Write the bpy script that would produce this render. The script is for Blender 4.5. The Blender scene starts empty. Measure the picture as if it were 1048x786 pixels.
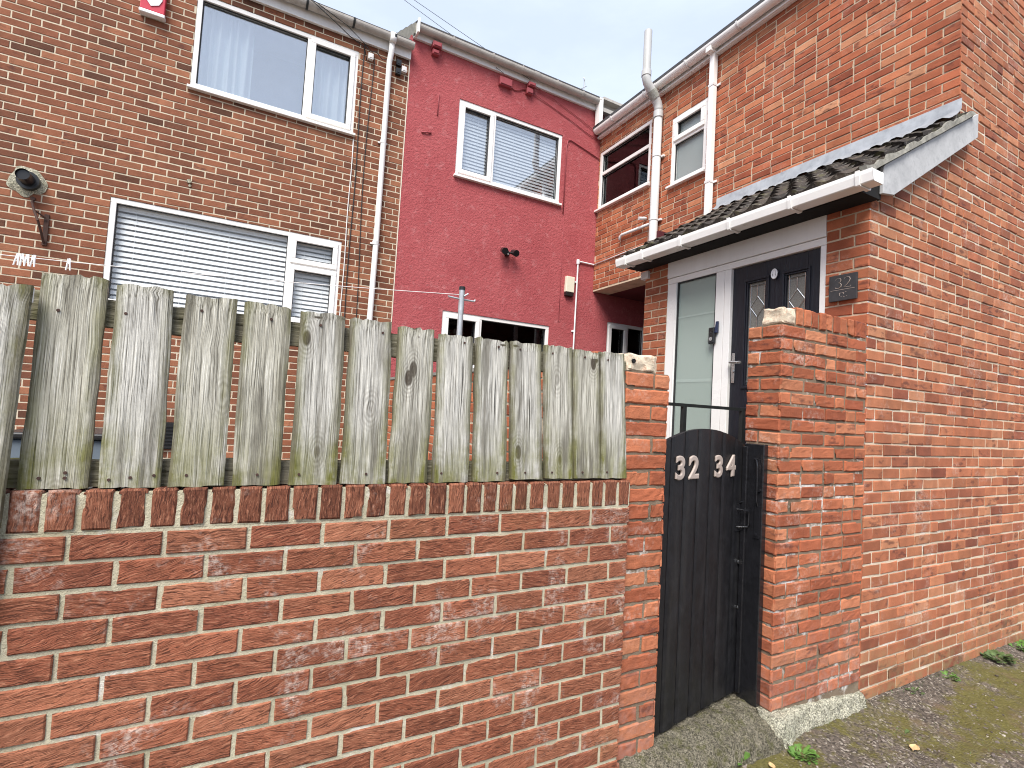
import bpy, bmesh, math, random
import numpy as np
from mathutils import Matrix, Vector

rng = np.random.RandomState(7)
random.seed(7)
S = bpy.context.scene
col = S.collection

# ------------------------------------------------------------------ camera
cam_d = bpy.data.cameras.new('camera')
cam = bpy.data.objects.new('camera', cam_d); col.objects.link(cam); S.camera = cam
cam_d.sensor_fit = 'HORIZONTAL'; cam_d.sensor_width = 36.0; cam_d.lens = 521.2068 / 1048 * 36
cam_d.clip_start = 0.02; cam_d.clip_end = 3000
_R = Vector((0.88222272, -0.46725776, 0.05790725))
_U = Vector((-0.07450092, -0.01709671, 0.99707438))
_F = Vector((0.46490072, 0.88395582, 0.04989424))
cam.matrix_world = Matrix(((_R.x, _U.x, -_F.x, 0), (_R.y, _U.y, -_F.y, 0), (_R.z, _U.z, -_F.z, 0), (0, 0, 0, 1)))

# ------------------------------------------------------------------ light
SUN_EL, SUN_AZ = math.radians(52), math.radians(222)       # azimuth measured clockwise from +Y
S.world = bpy.data.worlds.new('World'); S.world.use_nodes = True
wn = S.world.node_tree; wn.nodes.clear()
w_out = wn.nodes.new('ShaderNodeOutputWorld'); w_bg = wn.nodes.new('ShaderNodeBackground')
w_sky = wn.nodes.new('ShaderNodeTexSky'); w_sky.sky_type = 'NISHITA'; w_sky.sun_disc = False
w_sky.sun_elevation = SUN_EL; w_sky.sun_rotation = SUN_AZ
w_sky.air_density = 1.0; w_sky.dust_density = 2.0; w_sky.ozone_density = 1.0
w_tc = wn.nodes.new('ShaderNodeTexCoord')
w_map = wn.nodes.new('ShaderNodeMapping'); w_map.inputs['Scale'].default_value = (1.4, 1.4, 4.0)
w_no = wn.nodes.new('ShaderNodeTexNoise'); w_no.inputs['Scale'].default_value = 2.2; w_no.inputs['Detail'].default_value = 7
w_no.inputs['Roughness'].default_value = 0.55
w_rp = wn.nodes.new('ShaderNodeValToRGB')
w_rp.color_ramp.elements[0].position = 0.38; w_rp.color_ramp.elements[0].color = (0.80, 0.80, 0.80, 1)
w_rp.color_ramp.elements[1].position = 0.70; w_rp.color_ramp.elements[1].color = (1, 1, 1, 1)
w_mx = wn.nodes.new('ShaderNodeMix'); w_mx.data_type = 'RGBA'
w_mx.inputs[7].default_value = (4.7, 5.35, 6.6, 1)
wn.links.new(w_tc.outputs['Generated'], w_map.inputs['Vector'])
wn.links.new(w_map.outputs[0], w_no.inputs['Vector'])
wn.links.new(w_no.outputs['Fac'], w_rp.inputs['Fac'])
wn.links.new(w_rp.outputs['Color'], w_mx.inputs[0])
wn.links.new(w_sky.outputs['Color'], w_mx.inputs[6])
wn.links.new(w_mx.outputs[2], w_bg.inputs['Color'])
w_bg.inputs['Strength'].default_value = 0.10
wn.links.new(w_bg.outputs[0], w_out.inputs['Surface'])
sun_d = bpy.data.lights.new('sun', 'SUN'); sun = bpy.data.objects.new('sun', sun_d); col.objects.link(sun)
sun_d.energy = 3.3; sun_d.angle = math.radians(34); sun_d.color = (1.0, 0.955, 0.90)
_sd = Vector((math.sin(SUN_AZ) * math.cos(SUN_EL), math.cos(SUN_AZ) * math.cos(SUN_EL), math.sin(SUN_EL)))
sun.rotation_euler = (-_sd).to_track_quat('-Z', 'Y').to_euler(); sun.location = (0, -6, 12)
S.view_settings.view_transform = 'Standard'; S.view_settings.look = 'None'
S.view_settings.exposure = 0.94; S.view_settings.gamma = 1.0
S.render.engine = 'CYCLES'; S.cycles.filter_width = 1.05
S.cycles.max_bounces = 8; S.cycles.transparent_max_bounces = 12; S.cycles.caustics_reflective = False; S.cycles.caustics_refractive = False

# ------------------------------------------------------------------ numpy value noise
def _hash(ix, iy, iz, seed):
    h = (ix.astype(np.int64) * 374761393 + iy.astype(np.int64) * 668265263 + iz.astype(np.int64) * 2147483647 + seed * 1274126177) & 0xffffffff
    h = ((h ^ (h >> 13)) * 1274126177) & 0xffffffff
    h = h ^ (h >> 16)
    return (h & 0xffffff) / float(0xffffff)
def vnoise(x, y, z=0.0, seed=0):
    x, y, z = np.broadcast_arrays(np.asarray(x, float), np.asarray(y, float), np.asarray(z, float))
    ix, iy, iz = np.floor(x), np.floor(y), np.floor(z)
    fx, fy, fz = x - ix, y - iy, z - iz
    fx, fy, fz = (f * f * (3 - 2 * f) for f in (fx, fy, fz))
    out = 0
    for dx in (0, 1):
        for dy in (0, 1):
            for dz in (0, 1):
                w = (fx if dx else 1 - fx) * (fy if dy else 1 - fy) * (fz if dz else 1 - fz)
                out = out + w * _hash(ix + dx, iy + dy, iz + dz, seed)
    return out * 2 - 1
def fbm(x, y, z=0.0, seed=0, n=4):
    a, s, o = 1.0, 1.0, 0
    for k in range(n):
        o = o + a * vnoise(np.asarray(x) * s, np.asarray(y) * s, np.asarray(z) * s, seed + k); a *= .5; s *= 2.03
    return o

# ------------------------------------------------------------------ material helper
class NT:
    def __init__(s, name):
        s.m = bpy.data.materials.new(name); s.m.use_nodes = True
        s.t = s.m.node_tree; s.t.nodes.clear()
        s.out = s.t.nodes.new('ShaderNodeOutputMaterial')
        s.p = None
    def new(s, ty): return s.t.nodes.new(ty)
    def put(s, sock, v):
        if v is None: return
        if isinstance(v, bpy.types.NodeSocket): s.t.links.new(v, sock)
        elif isinstance(v, (tuple, list)) and len(v) == 3 and sock.type == 'RGBA': sock.default_value = (*v, 1)
        else: sock.default_value = v
    def tc(s, k='Object'): return s.new('ShaderNodeTexCoord').outputs[k]
    def pos(s): return s.new('ShaderNodeNewGeometry').outputs['Position']
    def uv(s): return s.new('ShaderNodeTexCoord').outputs['UV']
    def attr(s, n='brk'):
        a = s.new('ShaderNodeAttribute'); a.attribute_name = n; return a.outputs['Color']
    def sep(s, v):
        n = s.new('ShaderNodeSeparateXYZ'); s.put(n.inputs[0], v); return n.outputs
    def comb(s, x, y, z):
        n = s.new('ShaderNodeCombineXYZ')
        for k, v in enumerate((x, y, z)): s.put(n.inputs[k], v)
        return n.outputs[0]
    def mp(s, v, scale=(1, 1, 1), loc=(0, 0, 0)):
        n = s.new('ShaderNodeMapping'); s.put(n.inputs['Vector'], v); n.inputs['Scale'].default_value = scale; n.inputs['Location'].default_value = loc
        return n.outputs[0]
    def noise(s, v, sc=5, det=4, rough=.5, dist=0):
        n = s.new('ShaderNodeTexNoise'); s.put(n.inputs['Vector'], v); n.inputs['Scale'].default_value = sc
        n.inputs['Detail'].default_value = det; n.inputs['Roughness'].default_value = rough; n.inputs['Distortion'].default_value = dist
        return n.outputs['Fac']
    def voro(s, v, sc=5, feat='F1', rnd=1):
        n = s.new('ShaderNodeTexVoronoi'); n.feature = feat; s.put(n.inputs['Vector'], v); n.inputs['Scale'].default_value = sc
        n.inputs['Randomness'].default_value = rnd
        return n
    def math(s, op, a, b=None, clamp=False):
        n = s.new('ShaderNodeMath'); n.operation = op; n.use_clamp = clamp
        s.put(n.inputs[0], a); s.put(n.inputs[1], b); return n.outputs[0]
    def vmath(s, op, a, b=None):
        n = s.new('ShaderNodeVectorMath'); n.operation = op; s.put(n.inputs[0], a); s.put(n.inputs[1], b); return n.outputs[0]
    def mr(s, v, a, b, c=0., d=1.):
        n = s.new('ShaderNodeMapRange'); s.put(n.inputs[0], v)
        for k, q in enumerate((a, b, c, d)): n.inputs[k + 1].default_value = q
        return n.outputs[0]
    def mix(s, f, a, b, mode='MIX'):
        n = s.new('ShaderNodeMix'); n.data_type = 'RGBA'; n.blend_type = mode
        s.put(n.inputs[0], f); s.put(n.inputs[6], a); s.put(n.inputs[7], b); return n.outputs[2]
    def ramp(s, f, stops, interp='LINEAR'):
        n = s.new('ShaderNodeValToRGB'); s.put(n.inputs[0], f); e = n.color_ramp.elements; n.color_ramp.interpolation = interp
        while len(e) < len(stops): e.new(.5)
        for k, (p, c) in enumerate(stops):
            e[k].position = p; e[k].color = (*c, 1) if len(c) == 3 else c
        return n.outputs['Color']
    def scale(s, c, f):
        """colour times a scalar socket"""
        return s.vmath('MULTIPLY', c, s.comb(f, f, f))
    def bump(s, h, st=.5, dist=.002, prev=None):
        n = s.new('ShaderNodeBump'); s.put(n.inputs['Height'], h); n.inputs['Strength'].default_value = st; n.inputs['Distance'].default_value = dist
        if prev is not None: s.put(n.inputs['Normal'], prev)
        return n.outputs[0]
    def surf(s, colr, rough=.8, normal=None, metal=0., spec=.35, coat=0.):
        p = s.new('ShaderNodeBsdfPrincipled')
        s.put(p.inputs['Base Color'], colr); s.put(p.inputs['Roughness'], rough); s.put(p.inputs['Normal'], normal)
        p.inputs['Metallic'].default_value = metal; p.inputs['Specular IOR Level'].default_value = spec
        p.inputs['Coat Weight'].default_value = coat
        s.t.links.new(p.outputs[0], s.out.inputs['Surface']); s.p = p
        return s.m

def brick_mat(name, stops, drag=0., white=.0, green=0., dark=.0, val=1.0, grain=1.0, grime=0.0, base_stain=None):
    n = NT(name); P = n.tc('Object'); W = n.pos()
    r = n.sep(n.attr('brk'))
    c = n.ramp(r[0], stops)
    c = n.scale(c, n.mr(r[1], 0, 1, .84 * val, 1.14 * val))
    blot = n.noise(P, 9, 5, .6)
    c = n.scale(c, n.mr(blot, .25, .75, .78, 1.2))
    # fired core marks: some bricks have a darker burnt heart of their own
    uv = n.uv(); us = n.sep(uv)
    if dark:
        core = n.noise(n.mp(P, (9, 9, 22)), 1.6, 3, .5)
        cf = n.math('MULTIPLY', n.mr(core, .52, .66), n.math('GREATER_THAN', r[2], 1 - dark))
        c = n.mix(n.math('MULTIPLY', cf, .65), c, (.085, .032, .026))
    speck = n.noise(P, 170, 3, .7)
    c = n.mix(n.mr(speck, .60, .74, 0, .55 * grain), c, (.055, .028, .022))
    c = n.mix(n.mr(speck, .36, .26, 0, .40 * grain), c, (.52, .34, .25))
    if drag:
        # wire-drag texture: wavy scored lines that run along the face, sloped brick by brick
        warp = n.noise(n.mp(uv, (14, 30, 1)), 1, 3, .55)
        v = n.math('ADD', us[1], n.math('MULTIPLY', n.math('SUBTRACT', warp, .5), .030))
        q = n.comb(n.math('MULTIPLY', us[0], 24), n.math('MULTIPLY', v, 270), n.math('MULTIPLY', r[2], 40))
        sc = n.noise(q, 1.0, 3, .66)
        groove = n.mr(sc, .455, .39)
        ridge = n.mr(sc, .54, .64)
        c = n.mix(n.math('MULTIPLY', groove, .70), c, (.045, .017, .012))  # groove shade painted into the colour, together with dirt in the scores
        c = n.mix(n.math('MULTIPLY', ridge, .42), c, (.52, .25, .15))
        hgt = n.math('ADD', n.math('MULTIPLY', sc, 1.0), n.math('MULTIPLY', speck, .25))
        nrm = n.bump(hgt, 1.0, .006 * drag)
    else:
        mid = n.noise(P, 60, 4, .6)
        nrm = n.bump(n.math('ADD', speck, n.math('MULTIPLY', mid, 1.3)), .55, .004)
    if white:
        e = n.noise(P, 3.1, 6, .68); e2 = n.noise(P, 55, 3, .7)
        ef = n.math('MULTIPLY', n.mr(e, .545, .69), n.mr(e2, .42, .62))
        c = n.mix(n.math('MULTIPLY', ef, white), c, (.62, .52, .45))
    if grime:
        g = n.noise(n.mp(P, (2.5, 2.5, .7)), 1.3, 5, .6)
        c = n.mix(n.mr(g, .52, .72, 0, grime), c, (.07, .045, .035))
    if base_stain:
        z = n.sep(W)[2]
        zz = n.math('ADD', z, n.math('MULTIPLY', n.math('SUBTRACT', n.noise(P, 4, 5, .6), .5), .55))
        f = n.mr(zz, base_stain[0], base_stain[0] + base_stain[1], 1, 0)
        f2 = n.math('MULTIPLY', f, n.mr(n.noise(P, 22, 4, .7), .38, .62))
        c = n.mix(n.math('MULTIPLY', f2, .55), c, base_stain[2])
    if green:
        g = n.noise(P, 2.2, 5, .6)
        c = n.mix(n.mr(g, .60, .74, 0, green), c, (.13, .13, .045))
    return n.surf(c, n.mr(speck, .3, .7, .75, .95), nrm, spec=.22)

def mortar_mat(name, a, b, white=0., stain=None, dirt=.35):
    n = NT(name); P = n.tc('Object')
    f = n.noise(P, 7, 6, .65); s = n.noise(P, 260, 3, .75)
    c = n.mix(f, a, b)
    c = n.mix(n.mr(s, .55, .75, 0, .6), c, tuple(x * .35 for x in a))
    c = n.mix(n.mr(n.noise(P, 2.0, 5, .6), .54, .74, 0, dirt), c, (.075, .06, .04))
    if white:
        c = n.mix(n.math('MULTIPLY', n.mr(n.noise(P, 5, 5, .7), .56, .66), white), c, (.8, .77, .72))
    if stain:
        c = n.mix(n.mr(n.noise(P, 3.4, 5, .65), .5, .68, 0, .6), c, stain)
    return n.surf(c, .95, n.bump(n.math('ADD', s, n.noise(P, 70, 4, .6)), .9, .005), spec=.1)

def wood_board_mat(name, light, dark, green=.6):
    n = NT(name); uv = n.uv(); r = n.sep(n.attr('brk')); us = n.sep(uv)
    off = n.math('MULTIPLY', r[0], 37.0)
    # knots: sparse cells along the board bend the grain around them
    kv = n.comb(n.math('ADD', n.math('MULTIPLY', us[0], 9), off), n.math('ADD', n.math('MULTIPLY', us[1], 4.2), off), r[1])
    vo = n.voro(kv, 1.0); d = vo.outputs['Distance']
    kf = n.mr(d, .05, .42, 1, 0)
    ux = n.math('ADD', us[0], n.math('MULTIPLY', n.math('POWER', kf, 2.0), n.math('MULTIPLY', n.math('SUBTRACT', n.noise(kv, 1.2, 2, .5), .5), .06)))
    wv = n.noise(n.comb(n.math('ADD', n.math('MULTIPLY', us[0], 12), off), n.math('MULTIPLY', us[1], 3.4), r[2]), 1, 3, .5)
    ux = n.math('ADD', ux, n.math('MULTIPLY', n.math('SUBTRACT', wv, .5), .010))
    g1 = n.noise(n.comb(n.math('ADD', n.math('MULTIPLY', ux, 330), off), n.math('MULTIPLY', us[1], 4.5), r[1]), 1, 5, .62)
    g2 = n.noise(n.comb(n.math('ADD', n.math('MULTIPLY', ux, 60), off), n.math('MULTIPLY', us[1], 2.0), r[2]), 1, 3, .5)
    P = n.tc('Object')
    c = n.mix(n.mr(g2, .3, .7), tuple(x * .72 for x in light), light)
    c = n.mix(n.mr(r[2], .3, 1, 0, .6), c, (light[0] * .62, light[1] * .60, light[2] * .46))
    c = n.mix(n.mr(g1, .50, .36, 0, .92), c, dark)
    c = n.mix(n.mr(g1, .54, .66, 0, .75), c, tuple(min(1, x * 1.5) for x in light))
    crack = n.noise(n.comb(n.math('ADD', n.math('MULTIPLY', ux, 95), n.math('MULTIPLY', off, 2)), n.math('MULTIPLY', us[1], 2.2), r[2]), 1, 2, .4)
    cr = n.mr(crack, .31, .265)
    c = n.mix(n.math('MULTIPLY', cr, .9), c, (.03, .026, .02))
    knot = n.math('MULTIPLY', n.mr(d, .15, .10, 0, 1), n.math('GREATER_THAN', n.sep(vo.outputs['Color'])[0], .38))
    ringf = n.math('MULTIPLY', n.mr(d, .42, .14, 0, 1), n.math('GREATER_THAN', n.sep(vo.outputs['Color'])[0], .38))
    rings = n.math('MULTIPLY', ringf, n.mr(n.math('SINE', n.math('MULTIPLY', n.math('ADD', d, n.math('MULTIPLY', g2, .05)), 105)), -1, 1, 0, .5))
    c = n.mix(rings, c, (.10, .085, .065))
    c = n.mix(n.math('MULTIPLY', knot, .9), c, (.055, .042, .03))
    # algae where the board stays damp: towards its foot, its edges and its top end
    al = n.noise(P, 9, 5, .65); al2 = n.noise(n.mp(P, (30, 30, 4)), 1, 4, .6)
    foot = n.math('POWER', n.mr(us[1], 0, .26, 1, 0), 1.3)
    edge = n.mr(n.math('ABSOLUTE', us[0]), .034, .064, 0, .75)
    topf = n.mr(r[1], 0, 1, 0, .25)
    ga = n.math('ADD', n.math('ADD', foot, edge), topf)
    ga = n.math('MULTIPLY', ga, n.mr(n.math('ADD', al, n.math('MULTIPLY', al2, .8)), .66, 1.0))
    gc = n.mix(n.noise(P, 40, 4, .6), (.075, .078, .014), (.27, .265, .085))
    c = n.mix(n.math('MULTIPLY', ga, green, True), c, gc)
    dr = n.noise(n.mp(P, (26, 26, 2.2)), 1, 4, .65)
    c = n.mix(n.mr(dr, .50, .64, 0, .75), c, (.15, .138, .11))
    rim = n.math('MULTIPLY', n.mr(n.math('ABSOLUTE', us[0]), .052, .068, 0, .75), n.mr(al2, .35, .6, .3, 1))
    c = n.mix(rim, c, (.10, .088, .06))
    h = n.math('SUBTRACT', n.math('ADD', g1, n.math('MULTIPLY', g2, .4)), n.math('MULTIPLY', cr, .9))
    return n.surf(c, .9, n.bump(h, .9, .006), spec=.15)

def plain(name, c, rough=.5, bump=0., bs=80, var=.1, vs=6, spec=.4, metal=0, dirt=0., dirtc=(.1, .09, .07), coat=0, streak=0.):
    n = NT(name); P = n.tc('Object')
    f = n.noise(P, vs, 5, .6)
    cc = n.scale(c + (1,) if False else n.mix(0., c, c), n.mr(f, .25, .75, 1 - var, 1 + var))
    if dirt:
        cc = n.mix(n.mr(n.noise(P, vs * 2.3, 6, .68), .50, .74, 0, dirt), cc, dirtc)
    if streak:
        cc = n.mix(n.mr(n.noise(n.mp(P, (16, 16, 1.2)), 1, 4, .6), .52, .76, 0, streak), cc, dirtc)
    nr = n.bump(n.noise(P, bs, 4, .6), .6, bump) if bump else None
    return n.surf(cc, n.mr(f, .2, .8, max(.02, rough - .08), min(1, rough + .08)), nr, metal=metal, spec=spec, coat=coat)

M = {}
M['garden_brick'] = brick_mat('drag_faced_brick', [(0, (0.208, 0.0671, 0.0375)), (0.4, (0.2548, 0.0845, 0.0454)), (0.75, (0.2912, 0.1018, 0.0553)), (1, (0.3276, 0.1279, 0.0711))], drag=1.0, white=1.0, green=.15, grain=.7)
M['coping_brick'] = brick_mat('drag_faced_coping_brick', [(0, (0.1522, 0.0532, 0.0302)), (0.5, (0.1995, 0.0706, 0.0391)), (1, (0.2467, 0.0923, 0.0518))], drag=1.1, white=.75, green=.45, grain=.7)
M['garden_mortar'] = mortar_mat('buff_mortar', (.48, .44, .31), (.62, .575, .43), white=.7, stain=(.30, .275, .16))
M['gable_brick'] = brick_mat('weathered_gable_brick', [(0, (0.2134, 0.0657, 0.0386)), (0.1, (0.3055, 0.1025, 0.0537)), (0.5, (0.3589, 0.1276, 0.0636)), (0.88, (0.3977, 0.1546, 0.0771)), (1, (0.4462, 0.1982, 0.1047))], white=.5, dark=.30, grime=.30, grain=.9, base_stain=(-1.62, .42, (.24, .20, .10)))
M['front_brick'] = brick_mat('wing_front_brick', [(0, (0.2646, 0.0723, 0.0379)), (0.15, (0.3381, 0.0977, 0.0488)), (0.6, (0.392, 0.123, 0.0605)), (0.88, (0.4312, 0.1562, 0.0777)), (1, (0.5292, 0.2539, 0.14))], white=.25, dark=.25, grime=.12)
M['pier_brick'] = brick_mat('orange_pier_brick', [(0, (0.2716, 0.0768, 0.0375)), (0.4, (0.3589, 0.1091, 0.0518)), (0.75, (0.4074, 0.1394, 0.0679)), (1, (0.4559, 0.1819, 0.0939))], white=.55, dark=.12, base_stain=(-1.6, .6, (.32, .20, .17)))
M['gable_mortar'] = mortar_mat('pale_mortar', (.58, .47, .34), (.72, .61, .47), white=.7, dirt=.4)
M['front_mortar'] = mortar_mat('cream_mortar', (.54, .43, .30), (.68, .56, .42), dirt=.45)
M['pier_mortar'] = mortar_mat('dirty_mortar', (.11, .08, .055), (.36, .28, .20), white=.9, dirt=.9)
M['left_brick'] = brick_mat('brown_house_brick', [(0, (0.105, 0.0453, 0.0268)), (0.12, (0.165, 0.0624, 0.035)), (0.5, (0.21, 0.0775, 0.0414)), (0.85, (0.245, 0.0946, 0.0506)), (1, (0.31, 0.1309, 0.07))], dark=.10, grain=1.0, grime=.25)
M['left_mortar'] = mortar_mat('light_house_mortar', (.58, .50, .37), (.70, .61, .47), dirt=.2)
M['board'] = wood_board_mat('weathered_board', (.64, .62, .56), (.085, .076, .058), .85)
M['rail'] = wood_board_mat('mossy_rail', (.24, .22, .17), (.05, .045, .03), 1.0)

def render_mat():
    n = NT('pink_roughcast'); P = n.tc('Object')
    f = n.noise(P, 1.5, 6, .6); s = n.noise(P, 95, 4, .7); k = n.noise(P, 30, 4, .6)
    c = n.ramp(f, [(.25, (.34, .070, .076)), (.5, (.39, .088, .093)), (.75, (.43, .110, .113))])
    st = n.noise(n.mp(P, (5, 5, .5)), 1, 5, .65)
    c = n.mix(n.mr(st, .58, .78, 0, .3), c, (.27, .05, .055))
    c = n.mix(n.mr(n.noise(P, 9, 6, .7), .54, .72, 0, .5), c, (.56, .24, .24))
    c = n.mix(n.mr(s, .62, .72, 0, .5), c, (.60, .20, .20))
    c = n.mix(n.mr(s, .36, .28, 0, .5), c, (.20, .035, .045))
    return n.surf(c, .9, n.bump(n.math('ADD', s, n.math('MULTIPLY', k, 1.2)), .9, .012), spec=.2)
M['pink'] = render_mat()
M['pink_paint'] = plain('pink_painted_plastic', (.30, .055, .065), .6, .001, 60, .12)
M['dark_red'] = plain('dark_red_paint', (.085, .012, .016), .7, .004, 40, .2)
M['upvc'] = plain('white_upvc', (.83, .81, .78), .28, .0005, 30, .03, 3, .5, dirt=.10, dirtc=(.5, .48, .44))
M['upvc_old'] = plain('dulled_white_upvc', (.70, .69, .68), .4, .0008, 40, .05, 4, .4, dirt=.30, dirtc=(.36, .33, .29), streak=.25)
M['gutter_grey'] = plain('grimy_grey_gutter', (.46, .43, .39), .45, .001, 40, .12, 5, .4, dirt=.4, dirtc=(.16, .14, .12))
M['fascia'] = plain('white_fascia', (.80, .79, .77), .35, .0005, 30, .05, 3, .45, streak=.15, dirtc=(.45, .42, .38))
M['soil'] = plain('grey_soil_pipe', (.50, .50, .49), .45, .0006, 60, .06, 6, .4, streak=.35, dirtc=(.25, .26, .22))
M['soil_moss'] = plain('mossy_pipe_bend', (.34, .34, .31), .6, .003, 60, .2, 14, .3, dirt=.8, dirtc=(.07, .085, .03))
M['gasket'] = plain('black_gasket', (.03, .03, .032), .6, var=.05)
M['black_paint'] = plain('black_gate_paint', (.0075, .0075, .009), .45, .002, 120, .45, 16, .35, dirt=.22, dirtc=(.05, .048, .046), streak=.25)
M['black_gloss'] = plain('black_gloss_paint', (.012, .012, .014), .2, .004, 45, .3, 20, .6, coat=.2)
M['black_plastic'] = plain('black_plastic', (.014, .014, .015), .3, var=.1, spec=.5)
M['slate_sign'] = plain('slate_sign', (.035, .034, .036), .55, .001, 200, .25, 30, .4)
M['silver'] = plain('brushed_silver', (.40, .33, .285), .45, .0005, 150, .12, 20, .5, metal=.15)
M['steel'] = plain('satin_steel', (.55, .55, .55), .25, var=.06, metal=1.0)
M['galv'] = plain('galvanised_pole', (.50, .51, .52), .4, .0005, 120, .12, 20, .5, metal=.6)
M['rust'] = plain('rusty_iron', (.06, .03, .022), .8, .002, 90, .4, 30)
M['iron'] = plain('black_iron', (.02, .022, .022), .45, .001, 90, .2, 20)
M['cream'] = plain('cream_plastic', (.72, .68, .54), .45, var=.05, dirt=.2, dirtc=(.45, .4, .28))
M['red_plastic'] = plain('red_plastic', (.50, .03, .06), .35, var=.05)
M['white_plastic'] = plain('white_plastic', (.82, .82, .82), .35, var=.03)
M['lead'] = plain('grey_lead', (.30, .315, .335), .5, .004, 25, .22, 7, .4, metal=.15, dirt=.7, dirtc=(.17, .18, .20), streak=.3)
M['barge'] = plain('weathered_white_board', (.43, .43, .43), .7, .002, 60, .16, 9, .3, dirt=.6, dirtc=(.24, .245, .25))
M['cable'] = plain('black_cable', (.02, .02, .02), .5, var=.05)
M['cable_white'] = plain('white_cable', (.7, .68, .66), .5, var=.05)
M['soffit'] = plain('black_soffit', (.006, .0055, .0055), .9, .002, 40, .3)
M['room'] = plain('room_wall', (.22, .215, .21), .9, var=.15)
M['room_pale'] = plain('pale_room_wall', (.62, .63, .64), .9, var=.1)
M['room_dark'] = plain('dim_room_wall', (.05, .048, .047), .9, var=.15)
M['curtain'] = plain('pale_curtain', (.62, .70, .73), .85, var=.06)
M['net'] = plain('grey_net', (.50, .51, .56), .9, var=.05)
M['hall'] = plain('hall_wall', (.45, .45, .43), .9, var=.1)
M['blind'] = plain('white_blind', (.88, .88, .88), .5, var=.03)
M['blind_blue'] = plain('pale_blue_blind', (.80, .85, .90), .5, var=.03)
M['cloth_peg'] = M['white_plastic']
M['plastic_blue_grey'] = plain('blue_grey_plastic', (.13, .16, .19), .5, var=.08)
M['stone_cap'] = plain('chipped_pale_brick', (.58, .49, .37), .9, .012, 35, .3, 22, .2, dirt=.85, dirtc=(.36, .16, .09))
M['leaf_green'] = plain('weed_leaf', (.085, .17, .03), .55, .001, 60, .45, 35)
M['leaf_dull'] = plain('dull_weed_leaf', (.075, .115, .035), .6, .001, 60, .45, 35)
M['dead_leaf'] = plain('dry_leaf', (.52, .36, .18), .7, .001, 60, .25, 40)

def tile_mat():
    n = NT('weathered_roof_tile'); P = n.tc('Object'); r = n.sep(n.attr('brk'))
    c = n.ramp(r[0], [(0, (.018, .015, .013)), (.6, (.036, .029, .024)), (1, (.065, .050, .040))])
    c = n.mix(n.mr(n.noise(P, 26, 6, .7), .54, .68, 0, .8), c, (.22, .20, .17))
    c = n.mix(n.mr(n.noise(P, 8, 5, .65), .55, .70, 0, .7), c, (.095, .09, .04))
    s = n.noise(P, 120, 4, .7)
    return n.surf(c, .85, n.bump(s, .8, .004), spec=.25)
M['tile'] = tile_mat()
M['slate'] = plain('dark_roof_slate', (.06, .058, .06), .7, .004, 30, .25, 8)
M['verge'] = plain('cement_verge', (.24, .23, .20), .9, .006, 60, .3, 20, .2, dirt=.6, dirtc=(.09, .085, .05))

def concrete_mat(name, a, b, green):
    n = NT(name); P = n.tc('Object')
    v = n.voro(P, 190).outputs['Color']; vs = n.sep(v)
    c = n.mix(n.noise(P, 12, 6, .7), a, b)
    c = n.scale(c, n.mr(vs[0], 0, 1, .35, 1.6))
    c = n.mix(n.mr(n.noise(P, 20, 5, .7), .50, .66, 0, green), c, (.10, .10, .03))
    c = n.mix(n.mr(n.noise(P, 90, 4, .7), .56, .70, 0, .8), c, (.045, .04, .032))
    h = n.math('ADD', n.noise(P, 60, 5, .7), n.math('MULTIPLY', vs[1], .5))
    return n.surf(c, .95, n.bump(h, 1.0, .022), spec=.15)
M['concrete'] = concrete_mat('rough_concrete', (.075, .065, .045), (.30, .27, .20), .7)
M['concrete_pale'] = concrete_mat('pale_rough_concrete', (.40, .38, .29), (.62, .59, .46), .35)

def alley_mat():
    n = NT('mossy_tarmac'); P = n.tc('Object')
    v = n.voro(P, 95); vc = n.sep(v.outputs['Color'])
    tar = n.mix(n.noise(P, 5, 5, .6), (.062, .050, .040), (.18, .148, .12))
    tar = n.scale(tar, n.mr(vc[0], 0, 1, .5, 1.6))
    tar = n.mix(n.math('GREATER_THAN', vc[1], .91), tar, (.34, .30, .25))
    moss = n.mix(n.noise(P, 60, 5, .7), (.045, .040, .010), (.215, .19, .050))
    mf = n.math('ADD', n.noise(P, 2.6, 6, .68), n.math('MULTIPLY', n.noise(P, 30, 4, .7), .35))
    y = n.sep(n.pos())[1]
    band = n.math('SUBTRACT', 1.0, n.math('ABSOLUTE', n.math('MULTIPLY', n.math('SUBTRACT', y, 1.42), 2.4)))
    mf = n.math('ADD', mf, n.math('MULTIPLY', band, .16))
    mm = n.mr(mf, .72, .84)
    c = n.mix(n.math('MULTIPLY', mm, .88), tar, moss)
    c = n.mix(n.mr(n.noise(P, 4.3, 4, .6), .58, .70, 0, .6), c, (.17, .115, .075))
    h = n.math('ADD', n.math('MULTIPLY', v.outputs['Distance'], -.6), n.noise(P, 140, 4, .7))
    return n.surf(c, .92, n.bump(h, 1.0, .010), spec=.2)
M['alley'] = alley_mat()
M['yard'] = plain('yard_concrete', (.20, .19, .17), .9, .006, 30, .25, 6, .2, dirt=.5)
def stone_mat():
    n = NT('loose_stone'); r = n.sep(n.attr('brk'))
    c = n.ramp(r[0], [(0, (.07, .055, .05)), (.45, (.17, .14, .12)), (.8, (.24, .20, .165)), (1, (.42, .38, .32))])
    return n.surf(c, .85, n.bump(n.noise(n.tc(), 200, 3, .6), .5, .002), spec=.3)
M['stone'] = stone_mat()

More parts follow.
